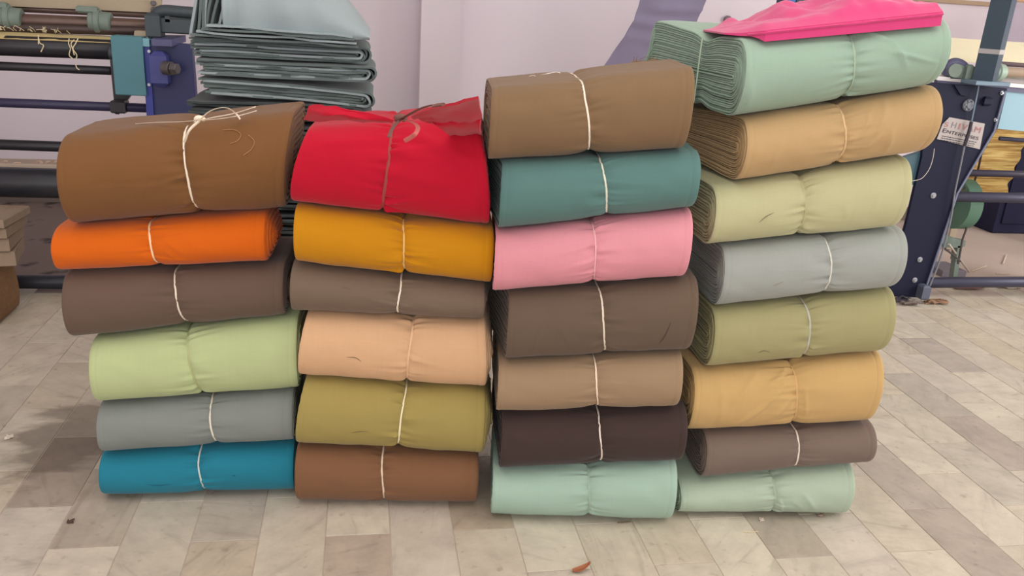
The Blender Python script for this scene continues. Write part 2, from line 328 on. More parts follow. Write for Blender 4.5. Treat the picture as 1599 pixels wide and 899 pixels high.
# ------------------------------------------------------------------ fabric rolls
class Roll:
    """a length of cloth wound flat and tied round the middle; x along the roll, y into the room, z up"""
    NT = 152
    def __init__(s, sl, sr, zl, zr, tl, tr, st, sb, D=0.42, kind='roll', seed=1, n=2.35, r=0.09, pinch=0.085, layers=11, tel=(-0.004, 0.006), taper=(0, 0),
                 creases=(), rough=0.030, pucker=0.10, shear=0.0, shear_r=0.0, groove=0.0055, pk=1.0):
        s.__dict__.update(locals()); s.sm = (sl+sr)/2; s.zb = (zl+zr)/2
        t = np.linspace(0, 1, s.NT, endpoint=False); s.t = t
        s.d, s.v, s.md, s.mv = s.outline(t)
    def outline(s, t):
        t = np.asarray(t, float) % 1.0; d = np.zeros_like(t); v = np.zeros_like(t); r, D = s.r, s.D
        fold = s.kind != 'roll'
        def se(a):   # superellipse
            ca, sa = np.cos(a), np.sin(a); return np.sign(ca)*np.abs(ca)**(2/s.n), np.sign(sa)*np.abs(sa)**(2/s.n)
        k = t < 0.45; a = -math.pi/2+math.pi*(t/0.45); ca, sa = se(a); d = np.where(k, r-r*ca, d); v = np.where(k, 0.5+0.5*sa, v)
        k = (t >= 0.45) & (t < 0.63); q = (t-0.45)/0.18; De = D if fold else D-r; d = np.where(k, r+(De-r)*q, d); v = np.where(k, 1.0, v)
        k = (t >= 0.63) & (t < 0.80); q = (t-0.63)/0.17
        if fold: d = np.where(k, D+0.05*q, d); v = np.where(k, 1-q, v)
        else:
            a = math.pi/2-math.pi*q; ca, sa = se(a); d = np.where(k, D-r+r*ca, d); v = np.where(k, 0.5+0.5*sa, v)
        k = t >= 0.80; q = (t-0.80)/0.20; d0 = D+0.05 if fold else D-r; d = np.where(k, d0+(r-d0)*q, d); v = np.where(k, 0.0, v)
        md = np.clip(d, r, None if fold else D-r); mv = np.full_like(d, 0.5)
        if s.kind == 'fan':    # tied by a string towards its back and fanned out behind it
            mv = mv+0
        if s.kind == 'squash':
            fl = np.clip((d-0.15)/0.3, 0, 1); v = 0.5+(v-0.5)*(1-0.25*fl)
        return d, v, md, mv
    def hz(s, x):
        u = (x-s.sl)/(s.sr-s.sl); return s.zl+(s.zr-s.zl)*u-s.zb, (s.tl-s.zl)+((s.tr-s.tl)-(s.zr-s.zl))*u
    def scale(s, x, t, v):
        """how far the cloth stands from the middle of the roll, 1 = taut"""
        xt = s.sb+(s.st-s.sb)*np.clip(v, 0, 1); du = x-xt; ad = np.abs(du)
        q = 1-1.15*s.pinch*np.exp(-ad/0.010)-0.30*s.pinch*np.exp(-(ad/0.05)**2)
        side = np.where(du > 0, 17.3, 3.1)
        pk = vnoise(t*30+side, side+ad*7, s.seed)+0.6*vnoise(t*58+side, side+ad*5, s.seed+50)
        q = q+s.pucker*(pk-0.25)*np.exp(-ad/0.030)*(1-np.exp(-ad/0.006))
        q = q+s.rough*(vnoise(x*8+s.seed, t*7, s.seed+1)-1)*0.8+s.rough*0.40*vnoise(x*22+t*9, t*16+s.seed, s.seed+2)
        rs = np.random.RandomState(s.seed+300)
        for k in range(7):      # folds drawn together by the cord
            ti = 0.04+0.36*(k+rs.uniform(.1, .9))/7; sd = 1 if rs.rand() < .5 else -1; slp = rs.uniform(-.35, .35); ln = rs.uniform(.018, .042); am = rs.uniform(.03, .075)*s.pk
            dt = t-ti-du*slp; on = np.where(du*sd > 0, 1.0, 0.15)
            q = q+on*am*(np.exp(-(dt/.008)**2)-0.8*np.exp(-((dt-.014)/.007)**2))*np.exp(-ad/ln)*(1-np.exp(-ad/.004))
        e0, e1 = x-s.sl, s.sr-x; e = np.minimum(e0, e1)
        q = q-0.030*np.exp(-np.clip(e, 0, None)/0.004)-0.011*np.exp(-((e1-0.022)/0.0028)**2)-0.008*np.exp(-((e0-0.016)/0.0028)**2)
        for (xa, va, xb, vb, amp, wd) in s.creases:
            xa, xb = s.sl+(s.sr-s.sl)*xa, s.sl+(s.sr-s.sl)*xb; h = 0.2
            X, Vv = x, v*h; ax, ay, bx, by = xa, va*h, xb, vb*h
            L2 = (bx-ax)**2+(by-ay)**2; k = np.clip(((X-ax)*(bx-ax)+(Vv-ay)*(by-ay))/L2, 0, 1)
            dd = np.hypot(X-(ax+k*(bx-ax)), Vv-(ay+k*(by-ay)))
            q = q+np.where(t < 0.5, 1.9*amp*np.exp(-(dd/wd)**2)*np.sin(math.pi*np.clip(k*0.92+0.04, 0, 1)), 0)
        return q
    def place(s, x, d, v, md, mv, q, ax=0.0):
        D_ = md+(d-md)*q; V_ = mv+(v-mv)*q; zb, h = s.hz(x); u = (x-s.sl)/(s.sr-s.sl)
        if s.kind == 'fan':
            nl = np.exp(-(np.clip(x-s.sl, 0, 1)/0.11)**2); wst = np.exp(-((D_-0.27)/0.045)**2)*nl; fl = np.clip((D_-0.29)/0.25, 0, 1)*nl
            V_ = 0.5+(V_-0.5)*(1-0.16*wst+0.16*fl)+0.03*fl
        x = x-s.shear*(1-u)**3*np.clip((D_-0.06)/0.4, 0, 2)**1.3
        x = x+s.shear_r*u**3*np.clip((D_-0.06)/0.4, 0, 2)**1.3
        xx = x+ax+(1-u)*s.taper[0]*np.clip(V_, 0, 1.2)**1.6-u*s.taper[1]*np.clip(V_, 0, 1.2)**1.6
        return np.stack([xx-s.sm, D_-s.r, zb+V_*(h-0.0012)+0.0004], -1)
    def surf(s, x, t, lift=0.0):
        x, t = np.broadcast_arrays(np.asarray(x, float), np.asarray(t, float)); d, v, md, mv = s.outline(t)
        return s.place(x, d, v, md, mv, s.scale(x, t, v)+lift)
    def body(s):
        base = np.linspace(s.sl, s.sr, 84)
        near = np.arange(min(s.st, s.sb)-.04, max(s.st, s.sb)+.041, .003)
        ends = [s.sl+.002, s.sl+.006, s.sr-.002, s.sr-.006, s.sr-.019, s.sr-.022, s.sr-.025, s.sl+.013, s.sl+.016, s.sl+.019]
        xs = np.unique(np.round(np.concatenate([base, near, ends]), 4)); xs = xs[(xs >= s.sl) & (xs <= s.sr)]
        G = s.surf(xs[:, None], s.t[None, :]); n = len(xs); NT = s.NT; b = MB()
        b.v = [tuple(p) for p in G.reshape(-1, 3)]
        b.f = [(i*NT+j, i*NT+(j+1) % NT, (i+1)*NT+(j+1) % NT, (i+1)*NT+j) for i in range(n-1) for j in range(NT)]
        return b
    def end(s, right):
        x = s.sr if right else s.sl; sg = 1 if right else -1; tel = s.tel[1 if right else 0]; N = s.layers; NT = s.NT; b = MB()
        q0 = s.scale(np.full(NT, x), s.t, s.v); R = []; rs = np.random.RandomState(s.seed*7+right)
        back = s.d > s.D-0.02 if s.kind != 'roll' else np.zeros(NT, bool)
        for k in range(N):
            ja = rs.uniform(-0.002, 0.0025); wob = 0.30/N*vnoise(s.t*6+k*3.3, k*1.7, s.seed+9)*(0 if k == 0 else 1)
            fuzz = 0.0012*vnoise(s.t*40, k*2.3, s.seed+4)
            for f_, dep in ((0.0, 0.0), (0.55, 0.0), (0.78, -s.groove)):
                fr = 1-(k+f_)/N; q = q0*np.clip(fr+wob, 0.01, 1) if (k or f_) else q0
                ax = tel*(1-fr)**0.8+dep+ja*(1 if k else 0)+(fuzz if k or f_ else 0)
                d = s.d+np.where(back, rs.uniform(-0.012, 0.012) if f_ == 0 else 0, 0)
                R.append(s.place(np.full(NT, x), d, s.v, s.md, s.mv, q, sg*ax))
        R.append(s.place(np.full(NT, x), s.d, s.v, s.md, s.mv, np.full(NT, 0.004), sg*(tel-0.004)))
        n = len(R); b.v = [tuple(p) for p in np.array(R).reshape(-1, 3)]
        b.f = [(i*NT+j, i*NT+(j+1) % NT, (i+1)*NT+(j+1) % NT, (i+1)*NT+j) for i in range(n-1) for j in range(NT)]
        return b
    def cord(s, wd=0.0052, th=0.0014):
        t = np.linspace(0, 1, 96, endpoint=False); d, v, md, mv = s.outline(t); x = s.sb+(s.st-s.sb)*np.clip(v, 0, 1)
        x = x+0.0015*np.sin(t*23+s.seed)
        q = s.scale(x, t, v)
        A = s.place(x, d, v, md, mv, q+0.010); B = s.place(x, d, v, md, mv, q-0.012)
        o = A-B; o /= np.linalg.norm(o, axis=1)[:, None]+1e-9; ex = np.array([1.0, 0, 0]); b = MB(); n = len(t); V = []
        for i in range(n):
            c = A[i]
            for a, k in ((-.5, 0), (-.3, .8), (.3, .8), (.5, 0), (.3, -.8), (-.3, -.8)): V.append(c+ex*a*wd+o[i]*k*th)
        b.add(V, [(i*6+k, i*6+(k+1) % 6, ((i+1) % n)*6+(k+1) % 6, ((i+1) % n)*6+k) for i in range(n) for k in range(6)])
        return b
    def stroke(s, pts, wd=0.0010, lift=0.012, n=10):
        """thin strip lying on the front of the roll; pts are (fraction along, height 0..1)"""
        P = spline([(s.sl+(s.sr-s.sl)*a, 0.225*0+0.45*(0.5+math.asin(max(-1, min(1, 2*h-1)))/math.pi), 0) for a, h in pts], n)
        A = s.surf(P[:, 0], P[:, 1], lift); w_ = wd*np.sin(np.linspace(0.25, math.pi-0.25, n))
        return MB().tube(A, w_, 6, flat=1.0)

m_cream = mat('cream_cord', srgb(222, 208, 186), 0.8, var=0.06)
m_mark = mat('ink_mark', srgb(116, 98, 74), 0.9)
m_chalk = mat('pale_crease_dust', srgb(190, 160, 122), 0.9)
GRP = 'tied fabric rolls in the four stacks'

COLUMNS = [
 ('leftmost stack', (-0.782, 2.384), -1.253, [
  (0.014, 0.573, 0.0000, 0.0000, 0.1470, 0.1754, 0.293, 0.307),
  (0.023, 0.574, 0.1475, 0.1759, 0.3087, 0.3489, 0.335, 0.346),
  (0.021, 0.591, 0.3085, 0.3494, 0.5124, 0.5877, 0.280, 0.314),
  (-0.029, 0.557, 0.5126, 0.5877, 0.7124, 0.7489, 0.258, 0.284),
  (-0.039, 0.512, 0.7125, 0.7490, 0.8432, 0.9018, 0.203, 0.222),
  (0.005, 0.566, 0.8468, 0.9049, 1.0937, 1.1789, 0.300, 0.334)]),
 ('second stack', (-0.206, 2.311), -5.002, [
  (0.012, 0.557, 0.0000, 0.0000, 0.1962, 0.1720, 0.267, 0.276),
  (0.013, 0.568, 0.1964, 0.1722, 0.4219, 0.3957, 0.321, 0.312),
  (0.025, 0.567, 0.4222, 0.3960, 0.6245, 0.6195, 0.346, 0.334),
  (0.012, 0.548, 0.6248, 0.6200, 0.7687, 0.7280, 0.313, 0.304),
  (0.025, 0.565, 0.7685, 0.7262, 0.9365, 0.8949, 0.316, 0.323),
  (0.014, 0.552, 0.9380, 0.8955, 1.1498, 1.2041, 0.282, 0.258)]),
 ('third stack', (0.403, 2.199), -7.957, [
  (-0.011, 0.541, 0.0000, 0.0000, 0.1570, 0.2114, 0.275, 0.286),
  (0.005, 0.547, 0.1587, 0.2122, 0.3505, 0.3941, 0.287, 0.309),
  (-0.015, 0.511, 0.3490, 0.3914, 0.5134, 0.5704, 0.259, 0.280),
  (0.001, 0.525, 0.5153, 0.5720, 0.7255, 0.7985, 0.254, 0.285),
  (-0.046, 0.482, 0.7205, 0.7940, 0.9001, 0.9916, 0.218, 0.234),
  (-0.040, 0.480, 0.9012, 0.9918, 1.0953, 1.1525, 0.221, 0.251),
  (-0.078, 0.436, 1.0896, 1.1477, 1.2821, 1.3683, 0.155, 0.188)]),
 ('rightmost stack', (1.014, 2.173), -5.934, [
  (-0.037, 0.510, 0.0000, 0.0000, 0.1141, 0.1857, 0.256, 0.272),
  (0.022, 0.549, 0.1221, 0.1909, 0.2878, 0.3300, 0.306, 0.314),
  (-0.043, 0.525, 0.2828, 0.3283, 0.4916, 0.5679, 0.257, 0.288),
  (-0.011, 0.516, 0.4961, 0.5681, 0.6890, 0.7712, 0.260, 0.283),
  (-0.010, 0.508, 0.6893, 0.7714, 0.8805, 0.9530, 0.286, 0.307),
  (-0.060, 0.474, 0.8737, 0.9484, 1.0477, 1.1595, 0.183, 0.200),
  (-0.005, 0.510, 1.0593, 1.1674, 1.2409, 1.3511, 0.251, 0.271),
  (-0.041, 0.487, 1.2332, 1.3464, 1.4434, 1.5297, 0.236, 0.258)])]
M_ = 'marks'
STYLE = [
 [  # leftmost stack, bottom to top
  dict(col=(30, 117, 138), label='bright blue fabric roll lying on the floor', tie=(190, 200, 190), marks=[[(0.24, 0.45), (0.30, 0.42), (0.37, 0.43)], [(0.68, 0.55), (0.70, 0.53)]], mc=(18, 84, 108)),
  dict(col=(125, 130, 125), label='ash grey fabric roll lying directly on the bright blue roll', tie=(222, 214, 196)),
  dict(col=(174, 186, 136), label='pale lime fabric roll lying between ash grey and brown rolls', tie=(170, 174, 122), tel=(-0.004, 0.014)),
  dict(col=(97, 78, 67), label='mauve-brown fabric roll directly under the bright orange roll', tie=(224, 210, 190), tel=(-0.004, 0.012)),
  dict(col=(200, 92, 7), label='bright orange fabric roll with its coiled right end showing', tie=(238, 200, 160), tel=(-0.004, 0.03), D=0.27, layers=6, groove=0.013, rough=0.028, creases=[(0.5, .75, .64, .25, .014, .006), (0.56, .8, .72, .4, .010, .006), (.52, .45, .6, .12, .012, .005)]),
  dict(col=(113, 77, 43), label='large caramel brown roll tied with a white bow on top', tie=(232, 218, 196), tel=(-0.003, 0.012), taper=(0, -0.028), layers=8, D=0.44, r=0.115, wd=0.0060, creases=[(.14, .45, .26, .85, .012, .004), (.36, .2, .43, .62, .012, .004), (.02, .5, .5, .46, -.006, .003), (.5, .46, .98, .44, -.006, .003)], n=2.0)],
 [
  dict(col=(119, 84, 58), label='cocoa brown fabric roll lying on the floor next to blue roll', tie=(224, 204, 180), tel=(-0.003, 0.008)),
  dict(col=(153, 137, 78), label='olive mustard fabric roll with fanned right end, on the cocoa roll', tie=(236, 226, 190), tel=(-0.003, 0.03), taper=(0.03, 0.0), marks=[[(0.29, 0.36), (0.33, 0.39), (0.38, 0.40)]]),
  dict(col=(203, 163, 125), label='pale peach fabric roll with a small dark mark, under the grey-brown roll', tie=(222, 184, 148), tel=(-0.003, 0.024), taper=(0.025, 0.012), marks=[[(0.25, 0.47), (0.30, 0.47), (0.33, 0.42)]]),
  dict(col=(109, 92, 77), label='thin grey-brown fabric roll between mustard yellow and peach rolls', tie=(226, 214, 196), tel=(-0.003, 0.01), marks=[[(0.26, 0.72), (0.31, 0.69)]]),
  dict(col=(186, 125, 7), label='mustard yellow fabric roll pressed under the crimson roll', tie=(216, 180, 112), tel=(-0.004, 0.004), pinch=0.11, rough=0.034, pucker=0.12, pk=1.5),
  dict(col=(178, 8, 39), label='crimson red fabric roll tied with a dark brown strap', tie=(150, 66, 62), tel=(-0.003, 0.006), D=0.40, taper=(0.05, 0.05), pinch=0.06, pucker=0.09, pk=1.7, wd=0.0085, rough=0.03, n=2.2,
       creases=[(.50, .97, .97, .60, .035, .012), (.55, .45, .85, .38, .02, .012), (.04, .80, .42, .84, .025, .012), (.46, .7, .70, .66, .022, .008)])],
 [
  dict(col=(153, 178, 161), label='mint fabric roll lying on the floor under the charcoal roll', tie=(156, 176, 156), pinch=0.09, tel=(-0.003, 0.0)),
  dict(col=(61, 47, 43), label='charcoal brown fabric roll, the darkest of all the rolls', tie=(224, 208, 196)),
  dict(col=(146, 122, 95), label='tan fabric roll lying directly on the charcoal brown roll', tie=(228, 206, 182)),
  dict(col=(97, 81, 67), label='dark taupe fabric roll directly under the pink roll', tie=(226, 212, 192), marks=[[(0.82, 0.22), (0.84, 0.34), (0.86, 0.52)]], creases=[(.14, .2, .18, .6, .010, .004), (.28, .55, .36, .2, .012, .004)], mc=(70, 58, 50)),
  dict(col=(208, 138, 147), label='rose pink fabric roll lying under the teal roll', tie=(222, 164, 166), pinch=0.085),
  dict(col=(83, 117, 112), label='dark teal green fabric roll between pink and brown rolls', tie=(220, 216, 196)),
  dict(col=(120, 95, 68), label='khaki brown fabric roll topping the third stack, frayed at its back', tie=(232, 222, 204), rough=0.022, creases=[(.02, .9, .35, .86, .02, .01), (.93, .05, .94, .95, .010, .003)])],
 [
  dict(col=(164, 180, 159), label='pale sage fabric roll lying on the floor, rightmost there', tie=(162, 176, 152), pinch=0.09, rough=0.03, creases=[(.70, .66, .80, .22, .034, .006), (.56, .6, .62, .08, .03, .006), (.64, .5, .74, .2, .02, .006)]),
  dict(col=(113, 97, 88), label='mauve-taupe fabric roll lying on the pale sage roll', tie=(228, 212, 198)),
  dict(col=(188, 155, 102), label='creased apricot yellow fabric roll under the khaki green roll', tie=(204, 164, 112), pinch=0.09, rough=0.03, kind='squash', pk=1.4, creases=[(.17, .08, .13, .92, .018, .004), (.28, .22, .50, .84, .036, .008), (.22, .1, .38, .5, .026, .007), (.42, .2, .52, .55, .034, .007), (.36, .7, .5, .95, .036, .007), (.20, .55, .34, .95, .024, .007), (.62, .2, .58, .7, .02, .006)]),
  dict(col=(152, 147, 105), label='khaki green fabric roll lying under the silver grey roll', tie=(184, 182, 172), marks=[[(0.26, 0.30), (0.29, 0.33), (0.33, 0.28)]], creases=[(.21, .5, .2, .85, .008, .004)]),
  dict(col=(150, 154, 148), label='silver grey fabric roll lying under the pale yellow roll', tie=(206, 206, 196), marks=[[(0.28, 0.38), (0.33, 0.43)]], layers=14, mc=(150, 140, 120)),
  dict(col=(177, 175, 135), label='pale yellow fabric roll with one small brown mark', tie=(178, 172, 130), pinch=0.11, pucker=0.10, rough=0.026, marks=[[(0.23, 0.40), (0.26, 0.48), (0.30, 0.52)]], creases=[(.70, .2, .66, .6, .012, .006), (.82, .2, .84, .7, .010, .006)], layers=10),
  dict(col=(178, 148, 105), label='sandy tan fabric roll lying directly under the topmost mint roll', tie=(216, 180, 138), tel=(-0.004, 0.014), kind='squash', D=0.50, shear=0.095, n=2.05, r=0.10, layers=16, rough=0.028, creases=[(.15, .05, .17, .65, .014, .005), (.66, .45, .72, .95, .034, .007), (.58, .45, .64, .9, .026, .007), (.76, .1, .74, .6, .026, .007), (.62, .2, .70, .5, .022, .006)]),
  dict(col=(143, 166, 148), label='large mint fabric roll fanned at its back, carrying folded pink cloth', tie=(158, 178, 156), tel=(-0.004, 0.012), kind='fan', D=0.58, shear=0.085, n=2.05, r=0.105, layers=17, pinch=0.09, rough=0.015, pk=1.4, creases=[(.60, .93, .72, .74, .034, .005), (.715, .75, .80, .36, .034, .005), (.68, .66, .95, .38, .028, .0045), (.02, .6, .05, .1, .02, .01)])]]
_cm = {}
def cm(c, kind='cloth'):
    k = (tuple(c), kind)
    if k not in _cm: _cm[k] = cloth('%s_%02x%02x%02x' % (kind, *c), srgb(*c)) if kind == 'cloth' else mat('%s_%02x%02x%02x' % (kind, *c), srgb(*c), 0.85, var=0.06)
    return _cm[k]
ROLLS = {}
seed = 3
for ci, (cname, (ox, oy), ang, rows) in enumerate(COLUMNS):
    a = math.radians(ang); tx = np.array([math.cos(a), math.sin(a)])
    for ri, (row, stl) in enumerate(zip(rows, STYLE[ci])):
        seed += 1; kw = {k: stl[k] for k in ('tel', 'layers', 'D', 'kind', 'taper', 'pinch', 'creases', 'rough', 'pucker', 'n', 'shear', 'shear_r', 'r', 'groove', 'pk') if k in stl}
        kw.setdefault('n', 2.15); kw.setdefault('shear', (0, 0.006, (0.0, 0.03, 0.016, 0.078, 0.010, 0.056, 0.022, 0)[ri], (0.010, 0.012, 0.02, 0.025, 0.03, 0.05, 0.05, 0.05)[ri])[ci]); kw.setdefault('shear_r', (0.008, (0.0, 0.014, 0.018, 0.062, 0.0, 0.024)[ri % 6], 0.0, 0.0)[ci])
        R = Roll(*row, seed=seed, **kw)
        base = np.array([ox, oy])+tx*R.sm
        lab = stl['label']
        root = thing('fabric_roll', lab, 'fabric roll', (base[0], base[1], R.zb), a, GRP)
        mc = cm(stl['col'])
        R.body().build('wrap', mc, root, smooth=60, local=True)
        R.end(False).build('rolled_end', mc, root, smooth=35, local=True)
        R.end(True).build('rolled_end', mc, root, smooth=35, local=True)
        R.cord(wd=stl.get('wd', 0.0055)).build('tie_cord', cm(stl['tie'], 'cord'), root, smooth=60, local=True)
        for pts in stl.get('marks', ()):
            R.stroke(pts).build('ink_mark', m_mark if 'mc' not in stl else cm(stl['mc'], 'mark'), root, smooth=True, local=True)
        ROLLS[(ci, ri)] = (R, root, a)
def to_world(key, p):
    R, root, a = ROLLS[key]; p = np.asarray(p); c, s_ = math.cos(a), math.sin(a)
    return np.stack([root.location[0]+c*p[..., 0]-s_*p[..., 1], root.location[1]+s_*p[..., 0]+c*p[..., 1], root.location[2]+p[..., 2]], -1)
def to_local(key, p):
    R, root, a = ROLLS[key]; p = np.asarray(p, float)-np.array(root.location); c, s_ = math.cos(a), math.sin(a)
    return np.stack([c*p[..., 0]+s_*p[..., 1], -s_*p[..., 0]+c*p[..., 1], p[..., 2]], -1)
#MORE
# ------------------------------------------------------------------ knots, flaps and frayed ends of single rolls
def loc_part(mb, name, m, key, smooth=60):
    R, root, a = ROLLS[key]; mb.v = [tuple(p) for p in to_local(key, np.array(mb.v))]
    return mb.build(name, m, root, smooth=smooth, local=True)
def strip(pts, wd, n=24, flat=0.3): return MB().tube(spline(pts, n), wd/2, 8, flat=flat)
K = (0, 5); bow = cm((232, 218, 196), 'cord')
zt = 1.152
kn = at_floor(312, 188, zt)
P = lambda x, y, z: at_floor(x, y, z)
loc_part(strip([P(288, 222, 1.10), P(296, 203, 1.135), kn], 0.0075), 'cord_end', bow, K)
loc_part(strip([kn, P(324, 176, zt+.025), P(340, 169, zt+.042), P(356, 169, zt+.042), P(368, 177, zt+.025), P(375, 186, zt+.012)], 0.0062), 'bow_loop', bow, K)
loc_part(strip([kn, P(335, 183, zt+.012), P(366, 177, zt+.02), P(398, 167, zt+.045)], 0.008), 'cord_end', bow, K)
loc_part(strip([kn, P(345, 185, zt+.008), P(375, 180, zt+.012), P(400, 173, zt+.03)], 0.006), 'cord_end', bow, K)
loc_part(strip([kn, P(280, 190, zt-.012), P(245, 191, zt-.022), P(212, 193, zt-.036)], 0.004), 'cord_end', bow, K)
b = MB(); b.tube(spline([kn+[-.012, 0, 0], kn+[-.004, -.006, .008], kn+[.006, 0, .006], kn+[.012, .004, 0]], 8), [.003, .006, .006, .006, .006, .006, .006, .003], 10); loc_part(b, 'knot', bow, K)

K = (1, 5); strap = cm((112, 74, 68), 'cord'); red = cm((178, 8, 39))
zt = 1.205; kn = at_floor(625, 187, zt)
b = MB(); b.tube(spline([kn+[-.014, 0, 0], kn+[-.004, -.006, .006], kn+[.006, -.003, .006], kn+[.014, .004, 0]], 8), [.004, .009, .009, .009, .009, .009, .009, .004], 10); loc_part(b, 'knot', strap, K)
loc_part(strip([P(607, 214, 1.185), P(613, 200, 1.20), kn], 0.009), 'cord_end', strap, K)
loc_part(strip([kn, P(640, 178, zt+.03), P(658, 169, zt+.055), P(676, 164, zt+.07), P(692, 163, zt+.075)], 0.010), 'cord_end', strap, K)
loc_part(strip([P(676, 165.5, zt+.07), P(684, 164, zt+.073), P(692, 163, zt+.076)], 0.015, 8, .5), 'cord_end', strap, K)
loc_part(strip([kn, P(642, 190, zt+.012), P(652, 197, zt+.016), P(650, 207, zt+.012), P(642, 214, zt), P(632, 220, zt-.012)], 0.010), 'cord_end', cm((186, 98, 92), 'cord'), K)
# two loose corners of cloth folded over the top
def patch(rows, th=0.005, nu=10, nv=14, amp=0.004, sd=5):
    A = [spline(r, nv) for r in rows]; G = np.array([spline([a[j] for a in A], nu) for j in range(nv)]).transpose(1, 0, 2)
    ii, jj = np.meshgrid(np.arange(nu), np.arange(nv), indexing='ij'); G[..., 2] += amp*vnoise(ii*.45, jj*.6, sd); G[..., 1] += amp*vnoise(ii*.5, jj*.5, sd+1)
    return MB().sheet(G, th)
loc_part(patch([[P(486, 163, 1.225), P(520, 167, 1.228), P(560, 174, 1.222), P(616, 186, 1.212)],
                [P(480, 174, 1.205), P(515, 178, 1.212), P(555, 182, 1.21), P(612, 188, 1.207)],
                [P(474, 187, 1.175), P(510, 187, 1.19), P(550, 188, 1.196), P(608, 190, 1.20)]]), 'folded_corner', red, K)
loc_part(patch([[P(642, 182, 1.225), P(680, 168, 1.265), P(715, 158, 1.29), P(747, 152, 1.31)],
                [P(652, 184, 1.218), P(690, 176, 1.245), P(722, 170, 1.26), P(750, 166, 1.27)],
                [P(668, 190, 1.205), P(700, 188, 1.215), P(728, 190, 1.215), P(753, 182, 1.235)]], 0.006, sd=8), 'folded_corner', red, K)
loc_part(patch([[P(660, 187, 1.21), P(700, 182, 1.225), P(730, 180, 1.235), P(752, 180, 1.235)],
                [P(690, 200, 1.19), P(716, 200, 1.19), P(740, 200, 1.19), P(750, 200, 1.195)],
                [P(715, 225, 1.08), P(730, 224, 1.08), P(748, 224, 1.08), P(756, 222, 1.08)]], 0.006, sd=12), 'folded_corner', red, K)

K = (2, 6); br = cm((120, 95, 68)); white = cm((236, 226, 218), 'cord')
loc_part(strip([at(822, 124, 2.34), at(838, 119, 2.36), at(860, 114, 2.38), at(872, 113, 2.38), at(886, 122, 2.32)], 0.005), 'cord_end', white, K)
loc_part(strip([at(826, 119, 2.36), at(834, 118, 2.36), at(842, 123, 2.34)], 0.003), 'cord_end', white, K)
rr = random.Random(4)
for k in range(9):
    x0 = 972+k*8.0; pts = [at(x0-14, 112, 2.36+.012*k), at(x0, 103-rr.random()*5, 2.40+.01*k), at(x0+12, 97-rr.random()*4+abs(k-4)*1.5, 2.44), at(x0+24, 102+rr.random()*5, 2.46)]
    loc_part(MB().tube(spline(pts, 12), np.linspace(0.010, 0.006, 12), 8, flat=0.45), 'frayed_end', br, K)
for k in range(6):
    x0 = 988+k*7; q = at(x0, 99, 2.42); loc_part(MB().tube([q, q+[rr.uniform(-.008, .008), 0, .012], q+[rr.uniform(-.014, .014), 0, .02]], [.0012, .001, .0006], 5), 'loose_thread', br, K)
# string that gathers the fanned back of the mint roll
R, root, a_ = ROLLS[(3, 7)]
d = np.linspace(0.02, 0.98, 12)
q = []
for vv in np.linspace(1.0, 0.0, 14):
    tq = 0.45+0.18*(0.27-R.r)/(R.D-R.r) if vv > 0.5 else 0.80+0.20*(R.D+.05-0.27)/(R.D+.05-R.r)
    dd, v_, md, mv = R.outline(np.array([tq])); sc = abs(vv-0.5)*2
    q.append(R.place(np.array([R.sl]), np.array([0.27]), v_, np.array([0.27]), mv, np.array([sc*1.02]), -0.014)[0])
MB().tube(spline(q, 24), 0.0024, 7).build('gathering_string', cm((166, 184, 160), 'cord'), root, smooth=60, local=True)

# ------------------------------------------------------------------ folded pink cloth on the topmost mint roll
pk = cloth('cloth_hot_pink', srgb(200, 58, 114), 0.85, 0.35)
R, root, a_ = ROLLS[(3, 7)]
def mint_top(x): zb, h = R.hz(x); return zb+h
nu, nv = 72, 26; G = np.zeros((nu, nv, 3))
for i in range(nu):
    u = i/(nu-1); x = -0.072+(0.452+0.072)*u
    for j in range(nv):
        v = j/(nv-1); d0 = 0.030-0.012*u+0.11*max(0, 0.14-u)/0.14; dd = d0+(0.34-d0)*v
        ridge = 0.062*math.exp(-((u-0.70)/0.20)**2)*math.exp(-((v-0.55)/0.40)**2)+0.034*math.exp(-((u-0.36)/0.10)**2)*math.exp(-((v-0.6)/0.35)**2)
        fold = 0.022*math.exp(-((u-0.48-0.5*v)/0.035)**2)*v+0.018*math.exp(-((u-0.80+0.35*v)/0.03)**2)*v-0.012*math.exp(-((u-0.60-0.2*v)/0.03)**2)*v+(0.014*float(vnoise(u*9, v*4, 31))+0.006*float(vnoise(u*22+v*5, v*7, 33)))*min(1, v*3)
        tip = min(1, u/0.16)
        front = min(1, v/0.12)
        z = float(mint_top(max(x, R.sl+.002)))+0.006+0.024*tip*(0.35+0.65*front)+(ridge+fold)*tip*front
        G[i, j] = (x-R.sm, dd-R.r, z)
B = G.copy()
for i in range(nu):
    for j in range(nv):
        dd = G[i, j, 1]+R.r; x = G[i, j, 0]+R.sm
        # the lower face lies on the round shoulder of the roll
        drop = 0.0 if dd >= R.r*0.8 else 0.5*(1-(1-((R.r*0.8-dd)/(R.r))**2)**0.5)*0.2
        B[i, j, 2] = float(mint_top(max(x, R.sl+.002)))+0.0015-drop
        if j == 0: B[i, j, 1] -= 0.003
b = MB(); V = list(G.reshape(-1, 3))+list(B.reshape(-1, 3)); o = nu*nv; Fc = []
for i in range(nu-1):
    for j in range(nv-1):
        p0, p1, p2, p3 = i*nv+j, (i+1)*nv+j, (i+1)*nv+j+1, i*nv+j+1; Fc += [(p0, p1, p2, p3), (o+p3, o+p2, o+p1, o+p0)]
    Fc += [(i*nv, o+i*nv, o+(i+1)*nv, (i+1)*nv), (i*nv+nv-1, (i+1)*nv+nv-1, o+(i+1)*nv+nv-1, o+i*nv+nv-1)]
for j in range(nv-1):
    Fc += [(j, j+1, o+j+1, o+j)]; e = (nu-1)*nv; Fc += [(e+j, o+e+j, o+e+j+1, e+j+1)]
b.add(to_world((3, 7), np.array(V)), Fc)
